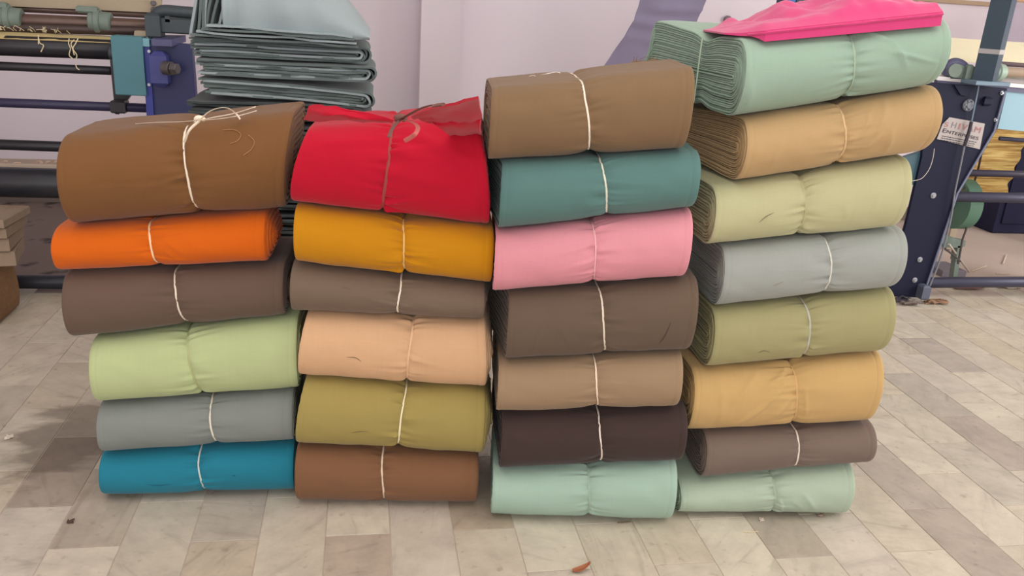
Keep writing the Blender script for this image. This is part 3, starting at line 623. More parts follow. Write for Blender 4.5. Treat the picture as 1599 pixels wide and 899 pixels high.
pc = thing('folded_cloth', 'folded hot pink cloth lying on top of the topmost mint roll', 'cloth', to_world((3, 7), np.array([0.19-R.sm, 0.1, float(mint_top(0.19))])))
part(b, 'folded_slab', pk, pc, 42)
for off in (0.010,):      # the second layer that shows along the front fold
    pts = [to_world((3, 7), G[i, 0]+np.array([0, -0.002, -0.006])) for i in range(6, nu)]
    part(MB().tube(pts, 0.0035, 6), 'front_fold', pk, pc, 60)

# ------------------------------------------------------------------ pile of folded slate cloth behind the left stacks
slate = cloth('cloth_slate_green', srgb(98, 110, 108), 0.85); slate_shaded = cloth('cloth_slate_shaded', srgb(66, 74, 74), 0.85); slate_lit = cloth('cloth_slate_lit', srgb(148, 160, 162), 0.85)  # one slate cloth; its lit and deep-shade tones are put into the colours
YP = 3.2
def u_sheet(xl, xr, zc, hh, y0, y1, sd, th=0.007, sag=0.0, left_j=0.0):
    """one sheet folded at its right, both free ends to the left"""
    n1 = 12; P2 = []
    for q in np.linspace(0, 1, n1): P2.append((xl+(xr-hh-xl)*q+left_j*(1-q), zc-hh))
    for a in np.linspace(-math.pi/2, math.pi/2, 9)[1:-1]: P2.append((xr-hh+hh*math.cos(a), zc+hh*math.sin(a)))
    for q in np.linspace(1, 0, n1): P2.append((xl+(xr-hh-xl)*q, zc+hh))
    nv = 6; G = np.zeros((len(P2), nv, 3))
    for i, (x, z) in enumerate(P2):
        for j in range(nv):
            f = j/(nv-1); u = (x-xl)/(xr-xl)
            wv = 0.0045*float(vnoise(u*4+sd, zc*9+f, sd % 50))*(1-u*0.3)-sag*u*u-0.004*(1-u)*float(vnoise(sd*.7, u*2, 3))
            G[i, j] = (x+0.006*float(vnoise(i*.3, f*3+sd, 7)), y0+(y1-y0)*f+(0.012*float(vnoise(u*9+sd, i*.2, 9)) if j == 0 else 0), z+wv)
    return MB().sheet(G, th)
def bundle(label, pxl, pxr, ytop, ybot, Y, sd, n=5, sag=0.0, z=None, depth=0.42, ms=None):
    A = at(pxl, ybot, Y); B_ = at(pxr, ybot, Y); zt_ = at((pxl+pxr)/2, ytop, Y)[2]; zb = at((pxl+pxr)/2, ybot, Y)[2]
    if z: zb, zt_ = z
    xl, xr = A[0], B_[0]; zc = (zt_+zb)/2; H = (zt_-zb)/2-0.010
    t = thing('folded_cloth_bundle', label, 'cloth bundle', ((xl+xr)/2, Y+depth/2, zb), group='folded slate cloth bundles behind the rolls')
    rs = random.Random(sd)
    for k in range(n):
        f = 1-(k+0.0)/n
        part(u_sheet(xl+rs.uniform(0.0, .022), xr-(1-f)*0.05, zc+rs.uniform(-.002, .002), max(H*f, 0.004), Y+rs.uniform(-.006, .01), Y+depth, sd*10+k, 0.0075, sag, rs.uniform(0, .03)), 'fold_layer', (ms or slate) if (k+sd) % 4 or ms else slate_lit, t, 60)
    return t
bundle('folded slate bundle with thick dark fold, just under the draped sheet', 296, 577, 62, 96, YP, 1, 5)
bundle('folded slate bundle, second under the draped sheet, its fold furthest right', 302, 586, 96, 127, YP-.01, 2, 5)
bundle('folded slate bundle with a light grey top, third under the draped sheet', 312, 583, 127, 158, YP+.005, 3, 5, 0.02)
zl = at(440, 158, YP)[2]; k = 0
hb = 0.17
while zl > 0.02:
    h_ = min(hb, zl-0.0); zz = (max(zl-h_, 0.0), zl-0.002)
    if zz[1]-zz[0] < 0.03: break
    lab = 'folded slate bundle showing just above the caramel brown and crimson rolls' if k == 0 else 'folded slate bundle low in the pile hidden behind the stacks, deep shade painted into its colour'
    bundle(lab, 292+3*(k % 3), 580-4*(k % 2), 160, 190, YP+.004*(k % 2), 4+k, 5, 0.0, zz, ms=slate_shaded); zl = zz[0]; k += 1  # darker copy of the slate paints the deep shade behind the stacks
# draped sheet heap on top: front face, over the top and down the back
def zpx(y, x=440): return at(x, y, YP)[2]
cols = 30; G = []
xL, xR = at(352, 40, YP)[0], at(577, 66, YP)[0]
for i in range(cols):
    u = i/(cols-1); x = xL+(xR-xL)*u
    bottom = zpx(44+20*min(1, u*1.6), 350+225*u)+0.010
    top = 1.56 if u < 0.5 else 1.56-(1.56-(bottom+0.014))*((u-0.5)/0.5)**1.7
    col = []
    for q in np.linspace(0, 1, 9):
        z = bottom+(top-bottom)*q; y = YP-0.045+0.10*q*q-0.020*math.sin(q*math.pi)+0.012*float(vnoise(u*7, q*3, 41))+0.02*math.exp(-((u-0.06)/0.05)**2)
        col.append((x, y, z))
    for q in np.linspace(0.12, 1, 7): col.append((x, YP+0.055+0.35*q, top+0.02*math.sin(q*3)*(1-u)))
    for q in np.linspace(0.2, 1, 4): col.append((x, YP+0.405+0.03*q, top+(bottom-top)*q))
    G.append(col)
G = np.array(G)
heap = thing('draped_cloth', 'slate sheet in a painted lit tone, draped in a heap over the folded slate bundles', 'cloth', ((xL+xR)/2, YP+.2, zpx(62)))
part(MB().sheet(G, 0.008), 'draped_sheet', slate_lit, heap, 60)  # light on the sheet is put into its lighter colour
for k in range(9):        # standing folds at the left of the heap
    px = 297+k*7.5; pts = []
    Gs = np.zeros((9, 5, 3))
    for i in range(9):
        q = i/8; lean = (14+k*1.4)*(q**1.6)
        for j in range(5):
            f = j/4; p = at(px+lean+4*math.sin(q*3+k), 56-k*0.8-110*q, YP-.02+.004*k); Gs[i, j] = p+np.array([0.004*math.sin(j*2+k), f*(0.26+.015*k), 0])
    part(MB().sheet(Gs, 0.009), 'standing_fold', slate if k % 3 else slate_lit, heap, 60)
for k in range(4):        # flat layers between the heap and the bundles
    z = zpx(60-k*5.5); xl = at(302+k*9, 55, YP)[0]; xr = at(560-3*k, 60, YP)[0]; Gs = np.zeros((18, 4, 3))
    for i in range(18):
        u = i/17
        for j in range(4): Gs[i, j] = (xl+(xr-xl)*u, YP-.055-.006*k+j*.14+0.008*float(vnoise(u*6, k*3.1, 5)) , z-0.012*u+0.004*float(vnoise(u*7+k, 1.3, 6)))
    part(MB().sheet(Gs, 0.007), 'flat_layer', slate_lit if k % 2 else slate, heap, 60)

# ------------------------------------------------------------------ purple-grey cloth hanging behind
vio = cloth('cloth_purple_grey', srgb(134, 126, 150), 0.85)
Yv = 4.7
Lp = [(1030, -420), (1014, -180), (1004, -60), (1000, 0), (990, 28), (974, 58), (955, 86), (934, 116), (905, 165), (880, 225), (865, 300), (858, 372)]
Rp = [(1180, -420), (1146, -180), (1118, -60), (1104, -4), (1092, 24), (1080, 52), (1062, 84), (1042, 116), (1015, 165), (990, 225), (975, 300), (965, 372)]
L3 = spline([at(x, y, Yv+.02*i) for i, (x, y) in enumerate(Lp)], 52); R3 = spline([at(x, y, Yv+.05+.02*i) for i, (x, y) in enumerate(Rp)], 52); G = np.zeros((52, 12, 3))
for i in range(52):
    for j in range(12):
        f = j/11; p = L3[i]*(1-f)+R3[i]*f
        cr = 0.022*math.exp(-((i-19-f*4)/1.0)**2)+0.010*math.exp(-((i-23-f*3)/0.9)**2)+0.016*math.exp(-((i-16-f*1)/.9)**2)*(f > .2)
        G[i, j] = p+np.array([0, -0.02*math.sin(f*math.pi)+0.012*float(vnoise(i*.3, f*5, 14))-cr, 0])
G[..., 2] = np.maximum(G[..., 2], 0.0)
hang = thing('hanging_cloth', 'purple-grey cloth hanging in a slant behind the khaki brown roll', 'cloth', (float(G[..., 0].mean()), float(G[..., 1].mean()), 0.0))
part(MB().sheet(G, 0.006), 'sheet', vio, hang, 60)
q0, q1 = G[0, 0], G[0, -1]; part(MB().cyl(q0+[-.25, 0, 0], q1+[.25, 0, 0], .02, 14), 'rail', mat('cloth_rail', srgb(150, 140, 130), .5), hang, 40)
for q in (q0+[-.2, 0, 0], q1+[.2, 0, 0]): part(MB().tube([q, [q[0], q[1], ZC]], .006, 8), 'hanger', mat('hanger_wire', srgb(120, 116, 112), .5), hang, 40)
m_blue_dk = mat('navy_paint', srgb(44, 48, 92), 0.45, var=0.12, scale=9, bump=0.05)
m_black = mat('black_roller', srgb(38, 36, 42), 0.38, var=0.2, scale=5)
m_iron = mat('worn_iron', srgb(96, 92, 92), 0.45, 0.5, var=0.2, scale=14, bump=0.1)
m_cast = mat('dark_casting', srgb(66, 74, 78), 0.5, 0.25, var=0.2, scale=14, bump=0.15)
m_sage = mat('sage_casting', srgb(120, 134, 124), 0.55, 0.1, var=0.15, scale=20, bump=0.15)
m_brown = mat('rusty_brown_tube', srgb(98, 78, 70), 0.4, 0.35, var=0.25, scale=12)
m_beige = mat('beige_board', srgb(172, 156, 132), 0.7, var=0.08, scale=4)
m_teal = mat('teal_panel_paint', srgb(78, 128, 138), 0.45, var=0.06, scale=6)
m_steel = mat('bright_bolt_steel', srgb(168, 172, 178), 0.35, 0.7, var=0.1, scale=40)
m_ctop = cloth('cloth_straw_beige', srgb(206, 186, 130), 0.9)
m_white = mat('pale_thread', srgb(228, 214, 176), 0.9)

# ------------------------------------------------------------------ left cloth winding machine
YM = 4.08
lm = thing('cloth_winding_machine', 'dark cloth winding machine with blue plate and teal box on the left', 'machine', (-1.4, YM, -0.004))
def bar(name, x0, y0, x1, y1, rpx, Y, m, root, sides=20, Y1=None, sub=None):
    A = at(x0, y0, Y); B_ = at(x1, y1, Y if Y1 is None else Y1); b = MB().cyl(A, B_, rpx*ppm(Y), sides, bev=0.004)
    return part(b, name, m, root, 50) if sub is None else subpart(b, name, m, sub, root, 50)
S_ = (110-103)/172.0       # bars sink slightly to the right in the picture
def lbar(name, y0, y1, x1, rpx, Y, m, dx=-250): return bar(name, dx, y0+(y1-y0)*dx/x1, x1, y1, rpx, Y, m, lm)
# frame plates: the blue one in view, one beyond the frame
A = [at(226, 70, YM-.05), at(292, 66, YM-.05), at(292, 66, YM-.05), at(236, 180, YM-.05)]
xa, xb = at(227, 70, YM-.05)[0], at(300, 70, YM-.05)[0]; ztp = at(240, 66, YM-.05)[2]
b = MB(); b.prism([(xa, YM-.06, ztp), (xb, YM-.06, ztp), (xb+.02, YM-.06, -0.004), (xa-.02, YM-.06, -0.004)], (0, 0.05, 0)); bp = part(b, 'side_plate', m_blue_dk, lm, 30)
b = MB(); b.prism([(xa-.008, YM-.075, ztp+.0), (xa+.022, YM-.075, ztp), (xa+.008, YM-.075, -0.004), (xa-.024, YM-.075, -0.004)], (0, 0.02, 0)); subpart(b, 'plate_flange', mat('royal_blue_paint', srgb(52, 60, 140), 0.4, var=0.15, scale=12), bp, lm, 30)
for yy in (80, 132):
    q = at(233, yy, YM-.076); subpart(MB().cyl(q+[0, .004, 0], q+[0, -.006, 0], .007, 8), 'rivet', m_steel, bp, lm)
x2 = at(-250, 60, YM)[0]
b = MB(); b.prism([(x2-.25, YM-.06, ztp), (x2, YM-.06, ztp), (x2, YM-.06, -0.004), (x2-.27, YM-.06, -0.004)], (0, 0.05, 0)); part(b, 'side_plate', m_blue_dk, lm, 30)
# shelf, bearing bracket and bolt on the blue plate
p0 = at(238, 60, YM-.1); b = MB(); b.prism([at(236, 61, YM-.12), at(268, 62, YM-.12), at(290, 55, YM+.05), at(245, 54, YM+.05)], (0, 0, -.028)); part(b, 'shelf', mat('shelf_paint', srgb(84, 84, 120), 0.5, var=0.2, scale=10), lm, 30)
c = at(250, 108, YM-.1); b = MB(); b.box(c, (.07, .06, .155), bev=.02); part(b, 'bearing_bracket', mat('bracket_blue', srgb(64, 68, 128), 0.45, var=0.12), lm, 40)
c = at(266, 107, YM-.15); b = MB(); b.cyl(c+[-.03, .02, 0], c+[0.006, .0, 0], .030, 20, bev=.003); b.cyl(c+[0.004, 0, 0], c+[0.034, -.012, 0], .026, 6, bev=.004); part(b, 'hex_bolt', m_iron, lm, 30)
# teal box
b = MB(); c = (at(204, 102, YM-.08)+[0, .05, 0]); q0, q1 = at(181, 57, YM-.1), at(229, 147, YM-.1)
b.box((at(205, 102, YM-.05)), (0.128, 0.09, 0.252), bev=.004); part(b, 'teal_box', m_teal, lm, 30)
b = MB(); b.box(at(229, 66, YM-.06), (.035, .06, .035), bev=.003); part(b, 'box_tab', mat('pale_teal', srgb(120, 170, 182), .5), lm, 30)
# dark strut and clamp
b = MB(); b.prism([at(171, 88, YM+.03), at(188, 88, YM+.03), at(203, 150, YM+.03), at(196, 160, YM+.03), at(178, 160, YM+.03)], (0, .03, 0)); part(b, 'strut', m_black, lm, 30)
b = MB(); b.box(at(187, 166, YM-.01), (.065, .07, .055), bev=.006); b.cyl(at(183, 170, YM-.03), at(183, 178, YM-.03), .010, 8); part(b, 'clamp', m_black, lm, 30)
# rollers and bars
def two(name, xa_, ya_, xb_, yb_, rpx, Y, m):
    sl_ = (yb_-ya_)/(xb_-xa_); return bar(name, -260, ya_+sl_*(-260-xa_), xb_, yb_, rpx, Y, m, lm)
two('cloth_roller', 0, 71, 181, 78, 13.5, YM+.06, m_black)
c = at(171, 82, YM+.02); part(MB().cyl(c, c+[.05, 0, -.002], .028, 16, bev=.003), 'roller_hub', m_cast, lm)
two('bar', 0, 103, 174, 110.5, 6, YM+.05, m_black); two('bar', 0, 160, 236, 169, 6.4, YM, mat('indigo_bar', srgb(48, 44, 74), .4, var=.2)); two('bar', 0, 225.5, 236, 234, 7.5, YM+.1, m_black)
two('beam_roller', 0, 284, 236, 290, 21.5, YM+.06, mat('beam_roller_black', srgb(44, 44, 50), .4, var=.2)); two('floor_bar', 0, 439.5, 236, 441, 10.5, YM+.1, mat('floor_bar_paint', srgb(46, 46, 54), .45, var=.2))
two('tension_tube', 0, 30, 232, 40, 8.5, YM+.14, m_brown); two('tension_tube', 0, 42, 232, 49, 6.5, YM+.12, mat('dark_brown_tube', srgb(72, 58, 54), .45, .3, var=.2)); two('rail', 0, 12, 232, 23, 4.5, YM+.25, m_brown)
# collars on the tube
for xc in (20, 160):
    y = 27+xc*.045; c = at(xc, y, YM+.13)
    b = MB().cyl(c+[-.055, 0, 0.002], c+[.04, 0, -.002], .045, 20, bev=.006); b.cyl(c+[-.03, 0, 0], c+[-.004, 0, 0], .054, 20, bev=.004); b.box(c+[-.055, -.01, .05], (.09, .04, .03), bev=.008); part(b, 'tube_collar', m_sage, lm, 40)
# bearing casting with an elbow arm
b = MB(); c = at(242, 40, YM-.02); b.box(c, (.062, .09, .11), bev=.012); cb = part(b, 'bearing_casting', m_cast, lm, 40)
b = MB(); b.tube(spline([at(240, 30, YM-.02), at(246, 21, YM-.02), at(256, 17, YM-.02), at(275, 18, YM-.02), at(310, 21, YM-.02)], 20), .026, 14); subpart(b, 'elbow_arm', m_cast, cb, lm, 60)
b = MB(); b.box(at(275, 40, YM), (.145, .08, .066), bev=.006); b.box(at(262, 30, YM-.03), (.02, .02, .03), bev=.003); subpart(b, 'casting_block', m_cast, cb, lm, 30)
b = MB(); b.prism([at(209, 56, YM-.03), at(233, 57, YM-.03), at(233, 49, YM-.03), at(210, 48, YM-.03)], (0, .05, 0)); part(b, 'wood_wedge', m_beige, lm, 30)
# beige board above
b = MB(); b.prism([at(-260, -2, YM+.22), at(251, 20, YM+.22), at(252, -60, YM+.22), at(-260, -90, YM+.22)], (0, .03, 0)); bd = part(b, 'top_board', m_beige, lm, 30)
for yy in (5, 15):
    q = at(240, yy, YM+.22); subpart(MB().cyl(q+[0, .004, 0], q+[0, -.014, 0], .013, 6, bev=.002), 'board_bolt', m_iron, bd, lm, 30)
# cloth web running over the top of the roller
G = np.zeros((26, 7, 3))
for i in range(26):
    x = -260+441*i/25; y = 48.5+x*.051
    for j in range(7):
        f = j/6; p = at(x, y+11*(1-f) if j < 2 else y+11*(1-f), YM+.03+.10*f); G[i, j] = p+np.array([0, 0, 0.004*float(vnoise(i*.8, j*.7, 22))])
part(MB().sheet(G, .006), 'cloth_web', m_ctop, lm, 60)
rr = random.Random(9)
for x0, y0, pts in [(60, 57, [(2, 10), (8, 14), (4, 24)]), (108, 60, [(-1, 8), (2, 16), (0, 26), (6, 32)]), (116, 62, [(-5, 6), (-2, 16), (0, 24)]), (122, 60, [(-4, 8), (-8, 16), (-2, 26), (-4, 34)]), (60, 55, [(0, 7), (0, 14)]), (118, 100, [(2, 6), (6, 9)])]:
    q = [at(x0, y0, YM+.0)]+[at(x0+dx, y0+dy, YM-.01) for dx, dy in pts]; part(MB().tube(spline(q, 14), .0022, 5), 'hanging_thread', m_white, lm, 60)
for k in range(26):
    x = rr.uniform(-5, 125); y = 47+x*.05; q = at(x, y, YM+.08); part(MB().tube([q, q+[rr.uniform(-.012, .012), -.01, .012], q+[rr.uniform(-.025, .025), -.012, rr.uniform(.0, .026)]], .0012, 4), 'hanging_thread', m_white, lm)
# worn shelf strip behind the beam roller
b = MB(); b.prism([at(-260, 250, YM+.12), at(238, 260, YM+.12), at(238, 252, YM+.26), at(-260, 242, YM+.26)], (0, 0, -.018)); ls = part(b, 'ledge_strip', mat('dusty_ledge', srgb(196, 176, 156), .8, var=.1), lm, 30)
for k in range(8):
    q = at(rr.uniform(5, 100), 254+rr.random()*3, YM+.13)+[0, 0, .004]; subpart(MB().tube([q, q+[rr.uniform(.004, .016), 0, .006], q+[rr.uniform(.01, .03), 0, .002]], .004, 5), 'lint', cm((206, 176, 156), 'cord'), ls, lm)

# ------------------------------------------------------------------ boards at the left edge of the picture
m_card = mat('weathered_board', srgb(150, 130, 110), .85, var=.18, scale=18, bump=.1)
z0 = at(8, 425, 3.72)[2]
jb = MB(); zj = z0-.002; xj = at(10, 450, 3.72)[0]-.035
prof = [(0, 0.0), (.10, 0.0), (.125, .03), (.13, zj*.5), (.115, zj*.92), (.10, zj)]
pts = spline([(x, 0, z) for x, z in prof], 14)
Gs = []
for p in pts: Gs.append([(xj-.14+p[0], y, max(p[2], -.003)) for y in np.linspace(3.72, 4.0, 4)])
Vb = [(q[0], q[1], q[2]) for q in [(xj-.3, 3.72, 0)]]
poly = [(xj-.5, 3.72, -.004)]+[(xj-.14+p[0], 3.72, max(p[2], -.004)) for p in pts]+[(xj-.5, 3.72, zj)]
jb.prism(poly, (0, .24, 0)); solo(jb, 'jute_sack', mat('brown_jute', srgb(134, 100, 68), .95, var=.25, scale=60, bump=.5, bscale=120), 'brown jute sack on the floor at the far left edge', 'sack', 50)
ya = [425, 400, 378, 360, 345]
names = ['lowest weathered board lying on the brown jute sack', 'second weathered board up from the brown jute sack', 'third weathered board up from the brown jute sack', 'topmost weathered board of the small pile at the left edge']
for k in range(4):
    zA, zB = at(8, ya[k], 3.72)[2], at(8, ya[k+1], 3.72)[2]; xe = at([22, 18, 20, 23][k], ya[k], 3.72)[0]
    b = MB(); a2 = math.radians(12-5*k); Rm = [[math.cos(a2), -math.sin(a2), 0], [math.sin(a2), math.cos(a2), 0], [0, 0, 1]]
    b.box((xe-.26, 3.88, (zA+zB)/2), (.44, .26, zB-zA-.004), Rm, .004); solo(b, 'wooden_board', m_card, names[k], 'board', 30, 'weathered boards at the left edge')

# ------------------------------------------------------------------ right cloth winding machine
YR = 4.08
m_navy = mat('dusty_navy_paint', srgb(32, 34, 54), 0.55, var=0.10, scale=5, bump=0.05, spec=0.15)
m_navy2 = mat('navy_cabinet_paint', srgb(40, 42, 66), 0.55, var=0.10, scale=5, spec=0.15)
m_steelblue = mat('blue_grey_post_paint', srgb(112, 134, 150), 0.4, var=0.08, scale=7)
m_grey_dk = mat('dark_post_paint', srgb(60, 72, 88), 0.4, var=0.1, scale=7)
m_purple = mat('dull_purple_bar', srgb(66, 66, 84), 0.4, 0.25, var=0.12, scale=8)
m_rail = mat('pale_rail', srgb(206, 200, 200), 0.45, 0.2, var=0.06)
ft = at_floor(1440, 464)
rm = thing('cloth_winding_machine', 'navy cloth winding machine with a maker\'s plate on the right', 'machine', (ft[0], YR, -0.004))
def rp(name, mb, m, smooth=30): return part(mb, name, m, rm, smooth)
poly = [(1449, 128), (1573, 138), (1556, 203), (1497, 302), (1443, 465), (1385, 462), (1418, 340), (1440, 245)]
V3 = [at(x, y, YR) for x, y in poly]
sp_ = rp('side_plate', MB().prism(V3, (0, .022, 0)), m_navy)
edge = [at(x, y, YR-.008) for x, y in [(1570, 142), (1553, 204), (1495, 302), (1468, 384), (1441, 464)]]
subpart(MB().tube(edge, .0055, 6), 'plate_edge', mat('pale_navy_edge', srgb(126, 132, 158), .5), sp_, rm)
for x, y, r in [(1564, 145, .012), (1554, 187, .011), (1457, 305, .017), (1436, 405, .016), (1428, 437, .016)]:
    q = at(x, y, YR); b = MB(); b.cyl(q+[0, .003, 0], q+[0, -.006, 0], r, 18, bev=.002); b.cyl(q+[0, -.005, 0], q+[0, -.012, 0], r*.6, 6, bev=.001); subpart(b, 'plate_bolt', m_steel, sp_, rm)
q = at(1511, 164, YR); b = MB(); b.cyl(q+[0, .003, 0], q+[0, -.012, 0], .032, 24, bev=.004); b.cyl(q+[0, -.01, 0], q+[0, -.02, 0], .019, 16, bev=.004)
for k in range(6): b.cyl(q+[.024*math.cos(k), -.01, .024*math.sin(k)], q+[.024*math.cos(k), -.018, .024*math.sin(k)], .005, 8)
subpart(b, 'bearing_cap', mat('dusty_cap', srgb(126, 130, 140), .6, .3, var=.2, scale=60), sp_, rm, 40)
q = at(1540, 158, YR); b = MB(); b.box(q, (.05, .04, .05), bev=.012); subpart(b, 'plate_boss', m_navy, sp_, rm, 40)
q = at(1495, 150, YR); b = MB(); b.prism([at(1488, 132, YR), at(1520, 134, YR), at(1508, 150, YR), at(1498, 148, YR)], (0, -.012, 0)); subpart(b, 'plate_boss', m_navy, sp_, rm, 30)
b = MB(); b.prism([at(1398, 250, YR+.018), at(1446, 235, YR+.018), at(1436, 288, YR+.018), at(1398, 290, YR+.018)], (0, .03, 0)); rp('teal_bracket', b, mat('dark_teal_bracket', srgb(66, 96, 108), .5))
b = MB(); b.box(at(1440, 458, YR-.02)+[0, 0, .012], (.05, .07, .085), bev=.01); rp('foot', b, mat('grey_foot', srgb(88, 94, 110), .5, var=.15))
# maker's plate
S = [at(1472, 194, YR-.006), at(1483, 183, YR-.006), at(1538, 193, YR-.006), at(1530, 233, YR-.006), at(1463, 217, YR-.006)]
sg = subpart(MB().prism(S, (0, .004, 0)), 'maker_plate', mat('aluminium_plate', srgb(172, 163, 160), .5, .1, var=.04), sp_, rm)
def text(name, body, p0, p1, h, m, sx=1.0, ext=.0006, shear=0.0):
    """flat lettering from p0 to p1 (world), letter height h"""
    cu = bpy.data.curves.new(name, 'FONT'); cu.body = body; cu.size = 1.0; cu.extrude = 0.0; to = bpy.data.objects.new(name, cu)
    C.objects.link(to); dg = bpy.context.evaluated_depsgraph_get(); me = bpy.data.meshes.new_from_object(to.evaluated_get(dg)); C.objects.unlink(to); bpy.data.objects.remove(to); bpy.data.curves.remove(cu)
    V = np.zeros(len(me.vertices)*3); me.vertices.foreach_get('co', V); V = V.reshape(-1, 3); V[:, 0] -= V[:, 0].min(); W_ = V[:, 0].max(); Hh = V[:, 1].max()
    p0 = np.array(p0); ex = np.array(p1)-p0; L_ = np.linalg.norm(ex); ex /= L_; ey = np.array([-ex[2], 0, ex[0]])
    Wd = p0+np.outer(V[:, 0]*L_/W_, ex)+np.outer(V[:, 1]*h/Hh, ey)+np.array([0, -ext, 0])
    b = MB(); b.add(Wd, [tuple(p.vertices) for p in me.polygons]); bpy.data.meshes.remove(me); return b
m_ink = mat('black_ink', srgb(48, 44, 54), .7); m_red = mat('faded_red_ink', srgb(178, 120, 122), .7); m_grey_ink = mat('faded_grey_ink', srgb(140, 132, 134), .7)
yt = YR-.0075
for ch, x0, wch, m in [('S', 1474, 6, m_red), ('H', 1485, 7, m_grey_ink), ('I', 1496, 2, m_red), ('V', 1501, 8, m_red), ('A', 1511, 8, m_grey_ink), ('M', 1521, 9, m_red)]:
    yb = 197.0+(x0-1473)*.19
    p0, p1 = at(x0, yb, yt), at(x0+wch, yb+wch*.19, yt); bt = text('t', ch, p0, p1, (.031 if ch != 'S' else .024), m); subpart(bt, 'letter', m, sp_, rm, False)
bt = text('t', 'E', at(1471.5, 206.2, yt), at(1476.5, 207.3, yt), .0215, m_ink); subpart(bt, 'letter', m_ink, sp_, rm, False)
bt = text('t', 'NTERPRISES', at(1477.8, 207.5, yt), at(1527, 218.6, yt), .0165, m_ink); subpart(bt, 'lettering', m_ink, sp_, rm, False)
rr = random.Random(3)
for k in range(3):         # three lines of print too small to read in the photograph
    b = MB(); x = 1471+(-1.2*k)
    while x < 1524-2*k:
        wl = rr.uniform(1.5, 4.5); yy = 212.5+3.4*k+(x-1471)*.19; p = at(x, yy, yt); p2 = at(x+wl, yy+wl*.19, yt)
        b.prism([p, p2, p2+[0, 0, .0036], p+[0, 0, .0036]], (0, -.0004, 0)); x += wl+1.0
    subpart(b, 'small_print', m_ink, sp_, rm, False)
# post, rails, bearings
pb, pt_ = at(1537, 127, YR-.03), at(1537, 127, YR-.03); zpt = 1.95
a2 = math.radians(38); Rz = np.array([[math.cos(a2), -math.sin(a2), 0], [math.sin(a2), math.cos(a2), 0], [0, 0, 1]])
pw = .098; base_z = pb[2]
b = MB(); b.box((pb[0], pb[1], (base_z+zpt)/2), (pw, pw, zpt-base_z), Rz, .004); po = rp('post', b, mat('blue_post_paint', srgb(62, 78, 92), .45, var=.08))
ztape = at(1545, 80, YR-.03)[2]; b = MB(); b.box((pb[0], pb[1], ztape), (pw+.003, pw+.003, .024), Rz); subpart(b, 'tape_band', mat('pale_tape', srgb(176, 172, 172), .6), po, rm)
b = MB(); b.box((pb[0]-.0, pb[1], base_z-.006), (.20, .14, .022), None, .003); rp('post_foot', b, m_steelblue)
b = MB(); b.prism([at(1464, 119, YR+.02), at(1760, 147, YR+.02), at(1760, 134, YR+.09), at(1470, 116, YR+.09)], (0, 0, -.020)); rp('top_rail', b, m_rail)
b = MB(); b.prism([at(1464, 124.5, YR+.03), at(1760, 153, YR+.03), at(1760, 162, YR+.03), at(1464, 132, YR+.03)], (0, .03, 0)); rp('rail_web', b, mat('rail_shadow_paint', srgb(92, 92, 118), .5))  # shade beneath the rail, put into this strip's darker colour
b = MB(); b.box(at(1488, 110, YR+.06), (.07, .08, .10), bev=.01); b.cyl(at(1489, 110, YR+.02), at(1492, 110, YR-.0), .035, 18); rp('bearing_block', b, m_sage, 40)
b = MB(); b.tube(spline([at(1480, 116, YR+.04), at(1480, 104, YR+.04), at(1488, 97, YR+.04), at(1500, 99, YR+.04), at(1508, 106, YR+.04)], 16), .022, 12); rp('bearing_arch', b, mat('violet_casting', srgb(92, 92, 120), .5, .2), 60)
b = MB(); b.box(at(1508, 113, YR+.03), (.045, .07, .085), bev=.012); rp('bearing_block', b, m_sage, 40)
A = at(1546, 112, YR+.06); B_ = at(1568, 114, YR+.06); b = MB().cyl(A, A+[.085, 0, 0], .043, 22, bev=.012); b.cyl(A+[.03, 0, 0], A+[.05, 0, 0], .05, 22, bev=.006); rp('tube_collar', b, mat('mint_casting', srgb(158, 178, 162), .5, .1, var=.1, scale=20), 40)
def rbar(name, xa_, ya_, xb_, yb_, rpx, Y, m): sl_ = (yb_-ya_)/(xb_-xa_); return bar(name, xa_, ya_, 1760, ya_+sl_*(1760-xa_), rpx, Y, m, rm)
rbar('roller_tube', 1566, 112, 1599, 114, 8, YR+.06, mat('tan_roller', srgb(182, 160, 140), .4, .15, var=.08)); rbar('roller_tube', 1556, 99, 1599, 102, 3.8, YR+.2, mat('dull_mauve_bar', srgb(110, 92, 96), .4)); rbar('rail', 1560, 123, 1599, 126, 4, YR+.12, mat('pale_green_rail', srgb(196, 204, 186), .5))  # second tube in a darker mauve tone
rbar('bar', 1560, 216, 1599, 219, 3.6, YR+.1, m_purple); rbar('bar', 1498, 269.5, 1599, 272, 6, YR+.12, mat('dark_violet_bar', srgb(56, 52, 68), .4)); rbar('cross_tube', 1489, 307, 1599, 309, 9, YR+.06, m_purple); rbar('floor_tube', 1446, 441, 1599, 440, 10, YR+.06, m_purple)
# far side plate beyond the frame carries the bars
xe = at(1760, 300, YR)[0]; b = MB(); b.box((xe+.01, YR+.1, .56), (.03, .45, 1.128), bev=.004); rp('side_plate', b, m_navy)
# cloth web lit along the top
G = np.zeros((16, 8, 3))
for i in range(16):
    x = 1458+(1760-1458)*i/15
    for j in range(8):
        f = j/7; p = at(x, 98+(x-1478)*.055, YR+.22); G[i, j] = p+np.array([0, .62*f, .010+.11*f+.004*float(vnoise(i*.6, j*.8, 17))])
rp('cloth_web', MB().sheet(G, .006), cloth('cloth_cream_web', srgb(252, 244, 204), .9), 60)
# teal guard panel
b = MB(); b.prism([at(1574, 135, YR+.04), at(1612, 138, YR+.04), at(1600, 205, YR+.04), at(1558, 201, YR+.04)], (0, .05, 0)); rp('guard_panel', b, mat('pale_teal_guard', srgb(142, 178, 192), .45, var=.05))
